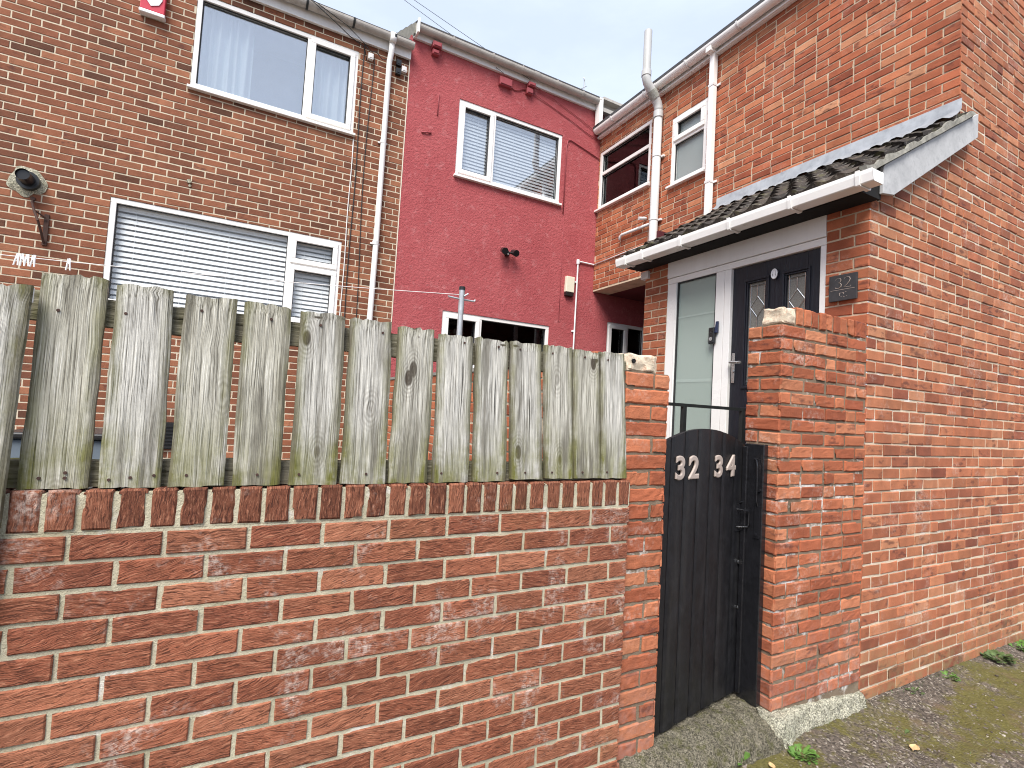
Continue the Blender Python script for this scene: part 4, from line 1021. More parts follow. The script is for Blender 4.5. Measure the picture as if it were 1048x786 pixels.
# =================================================================== GARDEN WALL AND FENCE
gw = thing('garden_wall', (0, 1.75, GZ), 'low garden wall of scored red brown bricks with buff mortar carrying the plank fence', 'wall')
zt = -.397; C_ = .0767; L_ = .2143
mb = MB(); mb.box(GA, -2.6, 1.535, GZ - .1, zt + .001, -.218, -.0055)
rows = []
k = 0; z = zt
rg_ = np.random.RandomState(5)
while z > GZ - .1:
    off = (.691 if k % 2 == 0 else .584) + (0 if k < 4 else rg_.uniform(-.006, .006))
    x = off - L_ * 16
    while x < 1.54:
        a, b = max(x, -2.6), min(x + L_, 1.541)
        if b - a > .03 and a < 1.5: rows.append((a + .006, b - (.006 if b < 1.54 else .001), z - C_ + .006 + rg_.uniform(-.0015, .0015), z - .006 + rg_.uniform(-.0015, .0015)))
        x += L_
    z -= C_; k += 1
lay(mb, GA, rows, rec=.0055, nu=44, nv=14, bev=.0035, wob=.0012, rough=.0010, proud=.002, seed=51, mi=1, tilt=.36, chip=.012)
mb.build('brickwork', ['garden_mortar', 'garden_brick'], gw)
cj = [-1.02, -.95, -.875, -.80, -.73, -.66, -.585, -.512, -.438, -.362, -.287, -.21, -.138, -.064, .009, .082, .16, .243, .319, .393, .466, .538, .612, .685, .756, .825, .891, .959, 1.027, 1.103, 1.179, 1.251, 1.331, 1.398, 1.475, 1.543]
cj = [round(-2.595 + .075 * k, 3) for k in range(21)] + cj
mb = MB(); mb.box(GA, -2.595, 1.541, zt + .002, -.292, -.212, -.006)
cr_ = [(a + .006, b - .006, zt + .006, -.282) for a, b in zip(cj, cj[1:])]
lay(mb, GA, cr_, rec=.007, nu=16, nv=26, bev=.006, wob=.0016, rough=.0012, proud=.003, seed=52, mi=1, rot90=True, tilt=.12, chip=.018)
TOP = FR((0, 1.75, -.284), (1, 0, 0), (0, 0, 1)); TOP.z = np.array((0, 1., 0)); TOP.flip = False
lay(mb, TOP, [(a + .006, b - .006, .004, .215) for a, b in zip(cj, cj[1:])], rec=.007, nu=8, nv=14, bev=.006, wob=.003, rough=.0015, proud=.002, seed=53, mi=1, rot90=True, chip=.05)
mb.build('coping', ['garden_mortar', 'coping_brick'], gw)

BOARDS = [(-.494, -.356, .293, .298, -.503, -.355), (-.334, -.200, .287, .292, -.334, -.189), (-.172, -.037, .286, .285, -.171, -.030), (-.012, .121, .285, .285, -.008, .127),
          (.147, .284, .280, .283, .149, .294), (.306, .444, .277, .281, .309, .462), (.469, .602, .274, .270, .468, .610), (.622, .755, .269, .269, .630, .770), (.769, .909, .269, .268, .792, .930),
          (.921, 1.058, .269, .271, .952, 1.096), (1.078, 1.210, .269, .273, 1.109, 1.249), (1.218, 1.353, .269, .274, 1.252, 1.392), (1.356, 1.486, .274, .277, 1.395, 1.534)]
def plank(xtl, xtr, ztl, ztr, xbl, xbr, zb, yf, th, seed, nx=14, nz=70):
    r = np.random.RandomState(seed); mb = MB()
    s = np.linspace(0, 1, nx + 1); t = np.linspace(0, 1, nz + 1)
    Sg, Tg = np.meshgrid(s, t, indexing='ij')
    X = (xbl + (xbr - xbl) * Sg) * (1 - Tg) + (xtl + (xtr - xtl) * Sg) * Tg
    Z = zb * (1 - Tg) + (ztl + (ztr - ztl) * Sg) * Tg
    w = xtr - xtl; sd = r.uniform(0, 99)
    e = np.minimum(Sg, 1 - Sg)
    X = X + .0022 * vnoise(Z * 11 + sd, Sg * 2, 0, seed) * (e < .01) + .004 * vnoise(Z * 2.2, sd, 0, seed)
    Z = Z + (Tg > .985) * (.006 * vnoise(X * 70, sd, 0, seed + 2) - .012 * np.clip(vnoise(X * 14, sd + 4, 0, seed + 3), 0, 1)) + (Tg < .015) * .003 * vnoise(X * 40, sd, 0, seed + 4)
    cup = .003 * r.uniform(-1, 1); dd = cup * (1 - (2 * Sg - 1) ** 2) + .0016 * fbm(X * 120, Z * 5, sd, seed, 3) - .0035 * np.clip((.06 - e) / .06, 0, 1) ** 2
    D = yf - dd
    i = np.arange(X.size).reshape(X.shape); q = np.stack([i[:-1, :-1], i[1:, :-1], i[1:, 1:], i[:-1, 1:]], -1).reshape(-1, 4)
    Vf = np.stack([X, D, Z], -1).reshape(-1, 3); Vb = Vf.copy(); Vb[:, 1] = yf + th
    n = len(Vf); F = q.tolist() + (q[:, ::-1] + n).tolist()
    loop = np.concatenate([i[:, 0], i[-1, 1:], i[-2::-1, -1], i[0, -2:0:-1]])
    F += [(int(loop[k]), int(loop[k - 1]), int(loop[k - 1]) + n, int(loop[k]) + n) for k in range(len(loop))]
    UVs = np.stack([(Sg - .5) * w, Z - zb], -1).reshape(-1, 2)
    # the middle channel of the attribute records how high up the board a point is
    a0, a2 = r.uniform(0, 1), r.uniform(0, 1)
    A = np.stack([np.full(n, a0), np.clip((Tg.reshape(-1) - .93) / .07, 0, 1), np.full(n, a2)], -1)
    mb.add(np.r_[Vf, Vb], F, 0, np.r_[A, A], np.r_[UVs, UVs]); return mb
fe = thing('plank_fence', (.5, 1.79, -.28), 'weathered grey plank fence with gaps standing on the low garden wall', 'fence')
nails = {0: [(.3, .85), (.3, .05), (.66, .05), (.66, .075)], 1: [(.2, .87), (.17, .04), (.5, .05), (.88, .06)], }
for i, b in enumerate(BOARDS):
    yf = 1.772 + random.uniform(-.003, .003)
    o = plank(*b, -.281 + (.0 if i < 9 else .008), yf, .020, 100 + i).build('board', 'board', fe, smooth=False)
    for (s_, t_) in nails.get(i, [(.5 + random.uniform(-.3, .3), .06), (.5 + random.uniform(-.3, .3), .93)]):
        m2 = MB(); x = (b[4] + (b[5] - b[4]) * s_) * (1 - t_) + (b[0] + (b[1] - b[0]) * s_) * t_; z = -.281 + t_ * .56
        m2.tube([(x, yf - .0028, z), (x, yf + .004, z)], .0042, 8); m2.build('nail', 'rust', o)
for (z0, z1, y) in ((.165, .245, 1.796), (-.283, -.208, 1.797)):
    m2 = MB(); n = 60; V = []; A = []
    for k in range(n + 1):
        x = -.66 + (1.53 + .66) * k / n; w1, w2 = .004 * float(vnoise(x * 6, z0, 0, 3)), .005 * float(vnoise(x * 9, z1, 0, 4))
        V += [(x, y, z0 + w1), (x, y, z1 + w2), (x, y + .045, z1 + w2), (x, y + .045, z0 + w1)]
    uvs = [(q * .03, k * .045) for k in range(n + 1) for q in range(4)]
    m2.add(V, [(4 * k + q, 4 * k + (q + 1) % 4, 4 * k + 4 + (q + 1) % 4, 4 * k + 4 + q) for k in range(n) for q in range(4)] + [(3, 2, 1, 0), (4 * n, 4 * n + 1, 4 * n + 2, 4 * n + 3)], 0, (.3, .6, .7), uvs)
    m2.build('rail', 'rail', fe)
m2 = MB(); m2.box(GA, -.523, -.502, .205, .245, -.014, -.004); pl_ = m2.build('cable_plate', 'white_plastic', fe, bevel=.002)
m2 = MB(); m2.tube([(-.513, 1.754, .224), (-.513, 1.752, .224)], .0045, 8); m2.build('screw', 'rust', pl_)
# tall board at the edge of the picture
o = plank(-.655, -.500, .218, .247, -.690, -.536, -1.62, 1.722, .022, 300, 14, 150).build('fence_board', 'board', None, loc=(-.58, 1.73, -1.62))
tag(o, 'tall grey board at the left edge reaching down in front of the brick wall', 'board')

# =================================================================== GATE PILLAR, PIER, GATE
gp = thing('gate_pillar', (1.64, 1.88, GZ), 'narrow orange brick gate pillar left of the black gate with a pale chipped top brick', 'pillar')
PG = FR((0, 1.775, 0), (1, 0, 0), (0, -1, 0)); PS = FR((1.772, 0, 0), (0, 1, 0), (1, 0, 0))
mb = MB(); mb.box(PG, 1.512, 1.766, GZ - .05, .205, -.22, -.006)
def pillar_rows(z0, z1, c, seed, a, b, par=0, halves=(.46, .54)):
    r = np.random.RandomState(seed); out = []; k = 0; z = z1
    while z > z0:
        zz = (z - c + .005, z - .005)
        if (k + par) % 2 == 0:
            m_ = a + (b - a) * (.62 + r.uniform(-.04, .04)); out += [(a, m_ - .005, *zz), (m_ + .005, b, *zz)]
        else: out.append((a, b, *zz))
        z -= c; k += 1
    return out
lay(mb, PG, pillar_rows(GZ - .05, .205, .0745, 61, 1.511, 1.772), rec=.009, nu=16, nv=6, bev=.006, wob=.003, rough=.002, proud=.003, seed=61, mi=1, chip=.09)
lay(mb, PS, pillar_rows(GZ - .05, .205, .0745, 62, 1.775, 1.995, 1), rec=.009, nu=10, nv=5, bev=.006, wob=.003, rough=.002, proud=.003, seed=62, mi=1, chip=.09)
mb.build('brickwork', ['pier_mortar', 'pier_brick'], gp)
def lump(u0, u1, z0, z1, y0, y1, seed, amp=.008):
    """a rough-edged brick or block"""
    bm = bmesh.new(); bmesh.ops.create_cube(bm, size=1.0); bmesh.ops.subdivide_edges(bm, edges=bm.edges[:], cuts=7, use_grid_fill=True)
    V = np.array([v.co[:] for v in bm.verts]); F = [tuple(v.index for v in f.verts) for f in bm.faces]; bm.free()
    r_ = np.maximum(np.abs(V).max(1), 1e-6); k = np.clip(np.sort(np.abs(V), 1)[:, 1], 0, .5); V = V * (1 - .07 * (k > .45)[:, None])
    P = np.stack([u0 + (V[:, 0] + .5) * (u1 - u0), y0 + (V[:, 1] + .5) * (y1 - y0), z0 + (V[:, 2] + .5) * (z1 - z0)], -1)
    nn = np.stack([vnoise(P[:, 0] * 28, P[:, 1] * 28, P[:, 2] * 28, seed + q) for q in range(3)], -1)
    return P + nn * amp, F
mb = MB(); mb.add(*lump(1.518, 1.705, .204, .288, 1.785, 1.99, 5, .005)); cp = mb.build('cap_brick', 'stone_cap', gp)
mb = MB(); mb.tube([(1.553, 1.778, .252), (1.553, 1.80, .252)], .010, 10); mb.build('hole', 'soffit', cp)
mb = MB(); mb.add(*lump(1.43, 1.516, .19, .292, 1.90, 2.0, 9, .004), 0, (.5, .5, .2)); mb.build('backing_brick', 'pier_brick', gp)

pi = thing('gate_pier', (2.97, 1.85, -1.5), 'stub brick pier right of the black gate topped with bricks on edge', 'pier')
mb = MB(); mb.box(GA, 2.562, 3.38, -1.58, .552, -.205, -.006)
prow = brick_rects(2.555, 3.382, -1.51, .552, .0735, .205, .011, zref=.552 - .0735 * 30, seed=71, header=.25, quoin=0, jit=.006)
lay(mb, GA, prow, rec=.009, nu=7, nv=4, bev=.006, wob=.0032, rough=.002, proud=.0035, seed=71, mi=1, chip=.09)
PE = FR((2.555, 0, 0), (0, 1, 0), (-1, 0, 0))
lay(mb, PE, pillar_rows(-1.52, .552, .0735, 72, 1.751, 1.962), rec=.009, nu=8, nv=4, bev=.006, wob=.003, rough=.002, proud=.003, seed=72, mi=1, chip=.09)
mb.build('brickwork', ['pier_mortar', 'pier_brick'], pi)
mb = MB(); mb.box(GA, 2.67, 3.38, .553, .648, -.2, -.008)
xs = [2.675]
while xs[-1] < 3.37: xs.append(xs[-1] + .0705)
cr_ = [(a + .005, min(b, 3.381) - .005, .560, .658) for a, b in zip(xs, xs[1:])]
lay(mb, GA, cr_, rec=.012, nu=3, nv=5, bev=.006, wob=.003, rough=.002, proud=.005, seed=73, mi=1, rot90=True, chip=.08)
T2 = FR((0, 1.75, .656), (1, 0, 0), (0, 0, 1)); T2.z = np.array((0, 1., 0)); T2.flip = False
lay(mb, T2, [(q[0], q[1], .004, .20) for q in cr_], rec=.012, nu=3, nv=5, bev=.006, wob=.003, rough=.002, proud=.004, seed=74, mi=1)
mb.build('coping', ['pier_mortar', 'pier_brick'], pi)
mb = MB(); mb.add(*lump(2.567, 2.674, .556, .648, 1.752, 1.885, 21, .006)); mb.build('cap_block', 'stone_cap', pi)

th_ = math.atan2(.14, .765)
GT = FR((1.775, 1.80, 0), (math.cos(th_), math.sin(th_), 0), (math.sin(th_), -math.cos(th_), 0))
gt = thing('garden_gate', (1.775, 1.80, -1.475), 'black arched plank gate standing slightly open with silver numbers 32 and 34', 'gate')
joints = [.004, .068, .184, .299, .416, .535, .665, .775]
def arch(u): return -.118 + .076 * (1 - ((u - .375) / .375) ** 2) if True else 0
mb = MB()
for a, b in zip(joints, joints[1:]):
    us = np.linspace(a + .0022, b - .0022, 7); n = len(us); top = arch(us); ch = .0035
    V = []
    for (uu, d) in ((us, 0.0),):
        din = np.where((np.arange(n) == 0) | (np.arange(n) == n - 1), -ch, 0.0) + .0008 * vnoise(us * 30, a * 9)
        zb_ = -1.475 + .004 * vnoise(us * 22, 0, 0, 6) + .01 * max(0, float(vnoise(a * 13, 3, 0, 2)))
        V = np.r_[GT.P(us, top, din), GT.P(us, top * .5 + zb_ * .5, din), GT.P(us, zb_, din), GT.P(us, top, np.full(n, -.022)), GT.P(us, zb_, np.full(n, -.022))]
    F = [(i, n + i, n + i + 1, i + 1) for i in range(n - 1)] + [(n + i, 2 * n + i, 2 * n + i + 1, n + i + 1) for i in range(n - 1)] + [(3 * n + i, i, i + 1, 3 * n + i + 1) for i in range(n - 1)] + [(2 * n + i, 4 * n + i, 4 * n + i + 1, 2 * n + i + 1) for i in range(n - 1)]
    F += [(0, 3 * n, 4 * n, 2 * n, n), (n - 1, 2 * n - 1, 3 * n - 1, 5 * n - 1, 4 * n - 1), ] + [(3 * n + i + 1, 4 * n + i + 1, 4 * n + i, 3 * n + i) for i in range(n - 1)]
    mb.add(V, F)
mb.box(GT, .01, .77, -1.46, -.16, -.026, -.021)
for z in (-1.3, -.78, -.26): mb.box(GT, .02, .76, z - .05, z + .05, -.05, -.026)
mb.build('panel', 'black_paint', gt)
def digit_box(ch, u, z, name='digit'):
    o = text_part(ch, .154, .0005, GT, u, z, .0066, name, 'silver', gt, bold=.006, sx=1.12); return o
for ch, u in (('3', .134), ('2', .251), ('3', .484), ('4', .611)): digit_box(ch, u, -.243)
mb = MB(); mb.tube([GT.P(.70, -.478, .0), GT.P(.705, -.478, .035), GT.P(.735, -.485, .05), GT.P(.738, -.50, .05), GT.P(.738, -.555, .05), GT.P(.735, -.57, .045), GT.P(.70, -.575, .0)], .0045, 8)
mb.box(GT, .685, .765, -.60, -.45, .001, .004); mb.tube([GT.P(.72, -.44, .006), GT.P(.80, -.44, .01)], .006, 8)
mb.build('latch', 'black_gloss', gt)
mb = MB(); mb.tube([GT.P(.73, -.77, .003), GT.P(.73, -.77, .012)], .012, 10); mb.tube([GT.P(.742, -1.02, .003), GT.P(.742, -1.02, .01)], .010, 10); mb.build('bolt_head', 'steel', gt)
jp = thing('gate_post', (2.535, 1.87, -1.5), 'glossy black timber gate post fixed to the brick pier', 'post')
mb = MB(); mb.box(GA, 2.516, 2.552, -1.50, -.112, -.180, -.058); mb.box(GA, 2.500, 2.516, -1.47, -.13, -.180, -.150); mb.build('post', 'black_gloss', jp, bevel=.004)
mb = MB(); mb.tube([(2.512, 1.862, -.19), (2.500, 1.84, -.20), (2.497, 1.832, -.23), (2.499, 1.832, -.42), (2.512, 1.832, -.45)], .004, 6); mb.box(GA, 2.510, 2.517, -.62, -.44, -.10, -.07); mb.tube([(2.516, 1.825, -.36), (2.505, 1.825, -.36)], .009, 8); mb.tube([(2.516, 1.84, -.60), (2.507, 1.84, -.60)], .009, 8)
mb.build('keeper', 'black_gloss', jp)
# handrail of the steps beyond the gate
hr = thing('handrail', (2.5, 2.55, yz - .6), 'thin black iron handrail behind the gate', 'handrail')
mb = MB(); mb.box(ID, 2.2, 3.30, .088, .110, 2.54, 2.56); mb.build('rail', 'iron', hr)
mb = MB(); mb.box(ID, 2.672, 2.700, -1.0, .088, 2.535, 2.565); mb.build('upright', 'iron', hr)
mb = MB(); mb.box(ID, 3.27, 3.30, -.77, .088, 2.535, 2.565); mb.build('upright', 'iron', hr)
# concrete at the foot of the gate and pier
def rough_block(xs, prof_fn, name, mat, label, cat, seed, amp):
    mb = MB(); X = np.arange(xs[0], xs[1] + 1e-6, .012); V = []; m_ = None
    for x in X:
        P = prof_fn(x); m_ = len(P); V += [(x, p[0], p[1]) for p in P]
    V = np.array(V); nz = fbm(V[:, 0] * 26, V[:, 1] * 26, V[:, 2] * 26, seed, 4); ny = fbm(V[:, 0] * 20, V[:, 1] * 20, V[:, 2] * 20 + 7, seed + 9, 4)
    V[:, 1] -= ny * amp; V[:, 2] += nz * amp * .8
    mb.add(V, [(i * m_ + q, i * m_ + q + 1, (i + 1) * m_ + q + 1, (i + 1) * m_ + q) for i in range(len(X) - 1) for q in range(m_ - 1)])
    mb.F += [tuple(range(m_))[::-1], tuple((len(X) - 1) * m_ + q for q in range(m_))]; mb.MI += [0, 0]
    return tag(mb.build(name, mat, None, loc=((xs[0] + xs[1]) / 2, 1.75, GZ), smooth=True), label, cat)
def step_prof(x):
    f = (x - 1.62) / (2.56 - 1.62); top = -1.482 - .02 * f
    pts = [(2.12, top + .02)] + [(y, top) for y in np.linspace(2.0, 1.80, 14)] + [(y, top - (1.80 - y) * .42) for y in np.linspace(1.785, 1.69, 8)] + [(1.675, top - .062), (1.664, top - .085)] + [(1.66 - .002 * k, z) for k, z in enumerate(np.linspace(top - .10, GZ - .05, 6))]
    e = min(1, max(0., (x - 2.56) / .08)) ** 2
    return [(y + max(0, 1.76 - y) * .9 * e, z) for y, z in pts]
rough_block((1.57, 2.645), step_prof, 'concrete_step', 'concrete', 'rough mossy concrete step under the black gate', 'step', 81, .014)
def plinth_prof(x):
    top = -1.497 - (x - 2.55) * .072; fr = 1.742 - .052 * math.exp(-((x - 2.57) / .12) ** 2) - .014
    return [(1.80, top)] + [(y, top - .004) for y in np.linspace(1.75, fr + .012, 4)] + [(fr + .002, top - .012), (fr - .004, top - .03)] + [(fr - .006 - .003 * k, z) for k, z in enumerate(np.linspace(top - .045, GZ - .05, 8))]
rough_block((2.50, 3.392), plinth_prof, 'concrete_plinth', 'concrete_pale', 'pale crumbling concrete strip at the foot of the brick pier', 'plinth', 91, .012)

# =================================================================== YARD THINGS
yw = thing('yard_wall', (1.52, 4.0, yz), 'orange brick wall dividing the two yards seen through the gaps on the right of the fence', 'wall')
YW = FR((1.47, 0, 0), (0, 1, 0), (-1, 0, 0)); mb = MB(); mb.box(YW, 2.02, 6.19, yz - .1, .255, -.1, -.006)
lay(mb, YW, brick_rects(2.02, 6.19, yz, .257, .0745, .22, .010, zref=.257 - .0745 * 30, seed=77, header=.2, jit=.006), rec=.008, nu=2, nv=1, bev=.005, wob=.003, rough=.002, proud=.003, seed=78, mi=1, chip=.03)
mb.build('brickwork', ['front_mortar', 'pier_brick'], yw)
mb = MB(); mb.prism(FR((0, 6.185, 0), (1, 0, 0), (0, -1, 0)), [(1.462, .258), (1.58, .258), (1.575, .285), (1.468, .285)], 0, 4.16); mb.build('capping', 'yard', yw)
cp = thing('clothes_post', (1.578, 4.0, yz), 'grey metal washing line post with cross hooks in front of the pink wall', 'post')
mb = MB(); mb.tube([(1.575, 4.0, yz), (1.575, 4.0, .985)], .024, 14); mb.build('pole', 'galv', cp, smooth=False)
mb = MB(); mb.tube([(1.575, 4.0, .984), (1.575, 4.0, 1.012)], .027, 14); mb.build('cap', 'black_plastic', cp)
mb = MB(); mb.tube([(1.455, 4.0, .922), (1.46, 4.0, .912), (1.575, 4.0, .905), (1.69, 4.0, .905), (1.70, 4.0, .918)], .008, 8); mb.tube([(1.62, 3.97, .955), (1.585, 3.97, .93)], .008, 8); mb.build('hook', 'galv', cp)
a, b = np.array((-2.6, 5.5, .93 + .03)), np.array((1.575, 4.0, .93))
mb = MB()
L0, L1 = np.array((-2.4, 4.95, .865)), np.array((1.575, 4.0, .945))
def line_at(t, sag=.03): 
    p = L0 * (1 - t) + L1 * t; return (p[0], p[1], p[2] - sag * 4 * t * (1 - t))
mb.tube([line_at(t) for t in np.linspace(0, 1, 24)], .0028, 6)
tag(mb.build('washing_line', 'cable_white', None, loc=tuple(L1)), 'thin white washing line stretched across the yard to the grey post', 'washing line')
for k, (t, tw_, lab) in enumerate(((.238, .5, 'leftmost white peg of the bunch on the washing line'), (.245, -.3, 'second white peg from the left in the bunch on the washing line'), (.252, .1, 'third white peg from the left in the bunch on the washing line'), (.261, .35, 'fourth and last white peg of the bunch on the washing line'), (.312, .1, 'white peg hanging alone on the washing line left of the big window'))):
    p = np.array(line_at(t)); mb = MB()
    for s_ in (-1, 1):
        mb.tube([p + (s_ * .004 + tw_ * .01, 0, .022), p + (s_ * .006, -.004 * s_, 0), p + (s_ * .013 - tw_ * .012, -.006 * s_, -.062)], [.006, .006, .0045], 6)
    mb.tube([p + (-.008, 0, -.012), p + (.008, 0, -.012)], .005, 6)
    tag(mb.build('clothes_peg', 'white_plastic', None, loc=tuple(p)), lab, 'peg', 'white pegs on the washing line')
bn = thing('storage_box', (-.6, 2.9, yz), 'blue grey plastic box glimpsed through the gap between the two widest fence boards', 'box')
mb = MB(); mb.prism(ID, [(-.80, yz), (-.38, yz), (-.36, -.235), (-.82, -.235)], 2.75, 3.1); mb.build('body', 'plastic_blue_grey', bn, bevel=.01)
mb = MB(); mb.box(ID, -.84, -.34, -.232, -.205, 2.73, 3.12); mb.build('lid', 'black_plastic', bn, bevel=.008)
mb = MB(); mb.box(LH, -.80, -.52, -.60, -.33, .003, .03)
for k in range(7): mb.box(LH, -.79, -.53, -.585 + k * .035, -.57 + k * .035, .03, .045)
tag(mb.build('vent_grille', 'black_plastic', None, loc=(-.66, 6.19, -.6)), 'dark louvred vent low on the brown house wall seen between two fence boards', 'vent')

# =================================================================== PLANTS AND GROUND LITTER
def leaf_quads(mb, base, n, spread, size, seed, up=.6, mi=0, droop=.3):
    r = np.random.RandomState(seed)
    for _ in range(n):
        az = r.uniform(0, 2 * math.pi); el = r.uniform(.15, 1.2) * up + .15; L = size * r.uniform(.55, 1.25); rad = spread * math.sqrt(r.uniform(0, 1))
        o = np.array(base) + np.array((math.cos(az + 1) * rad, math.sin(az + 1) * rad * .8, 0)); d = np.array((math.cos(az) * math.cos(el), math.sin(az) * math.cos(el), math.sin(el)))
        sd = np.cross(d, (0, 0, 1)); sd /= np.linalg.norm(sd) + 1e-9; w = L * r.uniform(.22, .36)
        dz = np.array((0, 0, -droop * L))
        st0 = o + d * L * .45; sp_ = [o, st0 + sd * w * .7, st0 + d * L * .35 + sd * w + dz * .2, o + d * L * 1.15 + dz, st0 + d * L * .35 - sd * w + dz * .2, st0 - sd * w * .7]
        md = [st0 - np.array((0, 0, .12 * w)), st0 + d * L * .35 + dz * .2 - np.array((0, 0, .2 * w))]
        V = sp_ + md
        mb.add(V, [(0, 1, 6), (1, 2, 7, 6), (2, 3, 7), (3, 4, 7), (4, 5, 6, 7), (5, 0, 6)], mi, (r.uniform(), r.uniform(), r.uniform()))
def weed(name, base, n, spread, size, seed, label, cat='weed', mat='leaf_green', up=.6, group=None):
    mb = MB(); leaf_quads(mb, base, n, spread, size, seed, up)
    r = np.random.RandomState(seed)
    for _ in range(max(2, n // 14)):
        az = r.uniform(0, 6.28); mb.tube([tuple(np.array(base) + (0, 0, -.004)), tuple(np.array(base) + (math.cos(az) * spread * .6, math.sin(az) * spread * .5, size * .5))], .0012, 5)
    return tag(mb.build(name, mat, None, loc=tuple(base)), label, cat, group)
def gz(x, y): return float(near_z(np.array([x]), np.array([y]))[0])
weed('weed', (2.60, 1.60, gz(2.60, 1.60)), 90, .065, .032, 3, 'bright green weed on the ground below the pale concrete strip')
weed('seedling', (2.215, 1.655, gz(2.2, 1.65) + .02), 5, .010, .05, 4, 'single bright green seedling at the foot of the concrete step', up=1.0)
weed('weed', (5.05, 1.685, gz(5.05, 1.68)), 110, .10, .048, 5, 'dark green weed at the alley wall foot near the right edge of the picture', mat='leaf_dull')
weed('weed', (5.55, 1.69, gz(5.55, 1.69)), 110, .11, .055, 6, 'broad green weed cut by the right edge of the picture', mat='leaf_green')
weed('weed', (4.35, 1.70, gz(4.35, 1.7)), 36, .05, .03, 7, 'tiny weed midway along the foot of the alley wall', mat='leaf_green')
weed('weed', (3.90, 1.70, gz(3.9, 1.7)), 24, .04, .026, 8, 'small yellowish weed just right of the concrete strip', mat='leaf_dull')
weed('weed', (3.35, 1.50, gz(3.35, 1.5)), 30, .07, .028, 9, 'sparse flat weed on the moss in front of the brick corner', mat='leaf_dull', up=.25)
weed('yard_plant', (.765, 3.0, -.42), 60, .09, .09, 10, 'bright green leaves showing in a gap between the fence boards', 'plant')
mb = MB(); mb.tube([(.765, 3.0, yz), (.77, 3.0, -.38)], .006, 6); mb.build('stem', 'leaf_dull', bpy.data.objects['yard_plant'], loc=(.765, 3.0, -.42))
# grass and moss tufts: nobody could count these
mb = MB(); r = np.random.RandomState(9)
for _ in range(900):
    x = 2.4 + 4.0 * r.uniform(); y = 1.74 - abs(r.normal(0, .05)) if r.uniform() < .45 else r.uniform(.9, 1.72)
    z = gz(x, y)
    if fbm(x * 3, y * 3, 0, 44, 3) < .05 and y < 1.68: continue
    L = r.uniform(.008, .026); az = r.uniform(0, 6.28); d = np.array((math.cos(az), math.sin(az), 0)) * L * r.uniform(.2, .9); w = np.array((-math.sin(az), math.cos(az), 0)) * .0016
    b0 = np.array((x, y, z - .002)); mb.add([b0 - w, b0 + w, b0 + d + (0, 0, L * .8)], [(0, 1, 2)])
o = mb.build('grass', 'leaf_dull', None); o['kind'] = 'stuff'
# loose stones
mb = MB(); ico = bmesh.new(); bmesh.ops.create_icosphere(ico, subdivisions=1, radius=1.0); IV = np.array([v.co[:] for v in ico.verts]); IF = [tuple(v.index for v in f.verts) for f in ico.faces]; ico.free()
r = np.random.RandomState(12)
n = 5200; xs_ = np.where(r.uniform(size=n) < .35, r.uniform(1.7, 2.9, n), r.uniform(1.7, 7.0, n)); ys_ = r.uniform(.5, 1.72, n); dens = fbm(xs_ * 2.2, ys_ * 2.2, 0, 61, 3)
keep = (dens + r.uniform(-.5, .5, n) > .05) & ~((xs_ < 2.56) & (ys_ > 1.66)); xs_, ys_ = xs_[keep], ys_[keep]; zs_ = near_z(xs_, ys_)
for x, y, z in zip(xs_, ys_, zs_):
    s_ = .0025 + .0075 * r.uniform() ** 3; k = IV * (1 + .25 * r.uniform(-1, 1, (len(IV), 1))) * np.array((r.uniform(.7, 1.5), r.uniform(.7, 1.3), r.uniform(.45, .9))) * s_
    a = r.uniform(0, 6.28); ca, sa = math.cos(a), math.sin(a); k = np.stack([k[:, 0] * ca - k[:, 1] * sa, k[:, 0] * sa + k[:, 1] * ca, k[:, 2]], -1)
    mb.add(k + (x, y, z + s_ * .2), IF, 0, (r.uniform() ** 1.3, r.uniform(), 0))
o = mb.build('gravel', 'stone', None); o['kind'] = 'stuff'
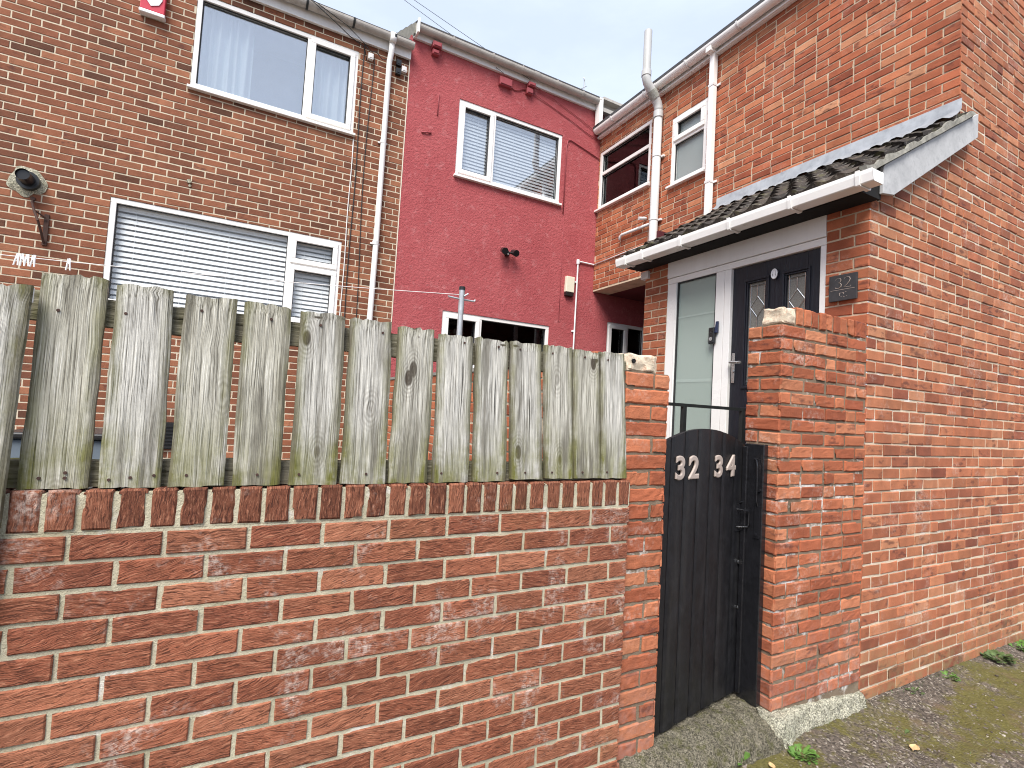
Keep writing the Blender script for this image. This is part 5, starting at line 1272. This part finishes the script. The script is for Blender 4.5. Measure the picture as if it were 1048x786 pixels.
def leaf(base, L, az, label, mat='dead_leaf', curl=.25):
    mb = MB(); n = 7; V = []; ca, sa = math.cos(az), math.sin(az)
    for i in range(n):
        t = i / (n - 1); w = L * .36 * math.sin(math.pi * min(1, t * .92 + .06)) ** .8
        for q in (-1, -.4, .4, 1):
            x, y, z = (t - .5) * L, q * w, curl * L * (.35 * (q * q) + .5 * (t - .4) ** 2) + .004
            V.append((base[0] + x * ca - y * sa, base[1] + x * sa + y * ca, base[2] + z))
    mb.add(V, [(4 * i + q, 4 * i + q + 1, 4 * i + 5 + q, 4 * i + 4 + q) for i in range(n - 1) for q in range(3)])
    mb.tube([V[1], tuple(np.array(V[1]) - (L * .25 * ca, L * .25 * sa, -.002))], .0012, 5)
    return tag(mb.build('fallen_leaf', mat, None, loc=tuple(base)), label, 'leaf')
leaf((3.23, 1.40, gz(3.23, 1.40) + .004), .062, .2, 'pale yellow fallen leaf lying alone on the mossy alley')
leaf((2.36, 1.60, gz(2.36, 1.60) + .004), .04, 1.2, 'curled brown leaf near the foot of the concrete step', curl=.5)

# =================================================================== CABLES AND AERIAL
def span(p, q, sag, r, label):
    p, q = np.array(p, float), np.array(q, float); mb = MB()
    mb.tube([p * (1 - t) + q * t - np.array((0, 0, sag * 4 * t * (1 - t))) for t in np.linspace(0, 1, 30)], r, 6)
    return tag(mb.build('overhead_cable', 'cable', None, loc=tuple(p)), label, 'cable', 'overhead cables to the pink house')
span((2.80, 6.09, 4.545), (-1.79, 9.59, 8.98), .0, .0032, 'upper of the two thin overhead cables running to the pink house eaves')
span((3.22, 6.09, 4.60), (-2.45, 9.59, 9.06), .0, .0032, 'lower of the two thin overhead cables running to the pink house eaves')
ae = thing('tv_aerial', (5.41, 8.0, 5.6), 'thin rooftop aerial standing beyond the corner of the pink house', 'aerial')
mb = MB(); mb.tube([(5.41, 8.0, 5.5), (5.41, 8.0, 6.50)], .011, 8); mb.build('mast', 'galv', ae)
mb = MB(); mb.tube([(5.36, 7.95, 6.47), (5.46, 8.05, 6.43)], .007, 6); mb.tube([(5.36, 8.05, 6.30), (5.44, 7.96, 6.34)], .007, 6); mb.build('crossbar', 'galv', ae)
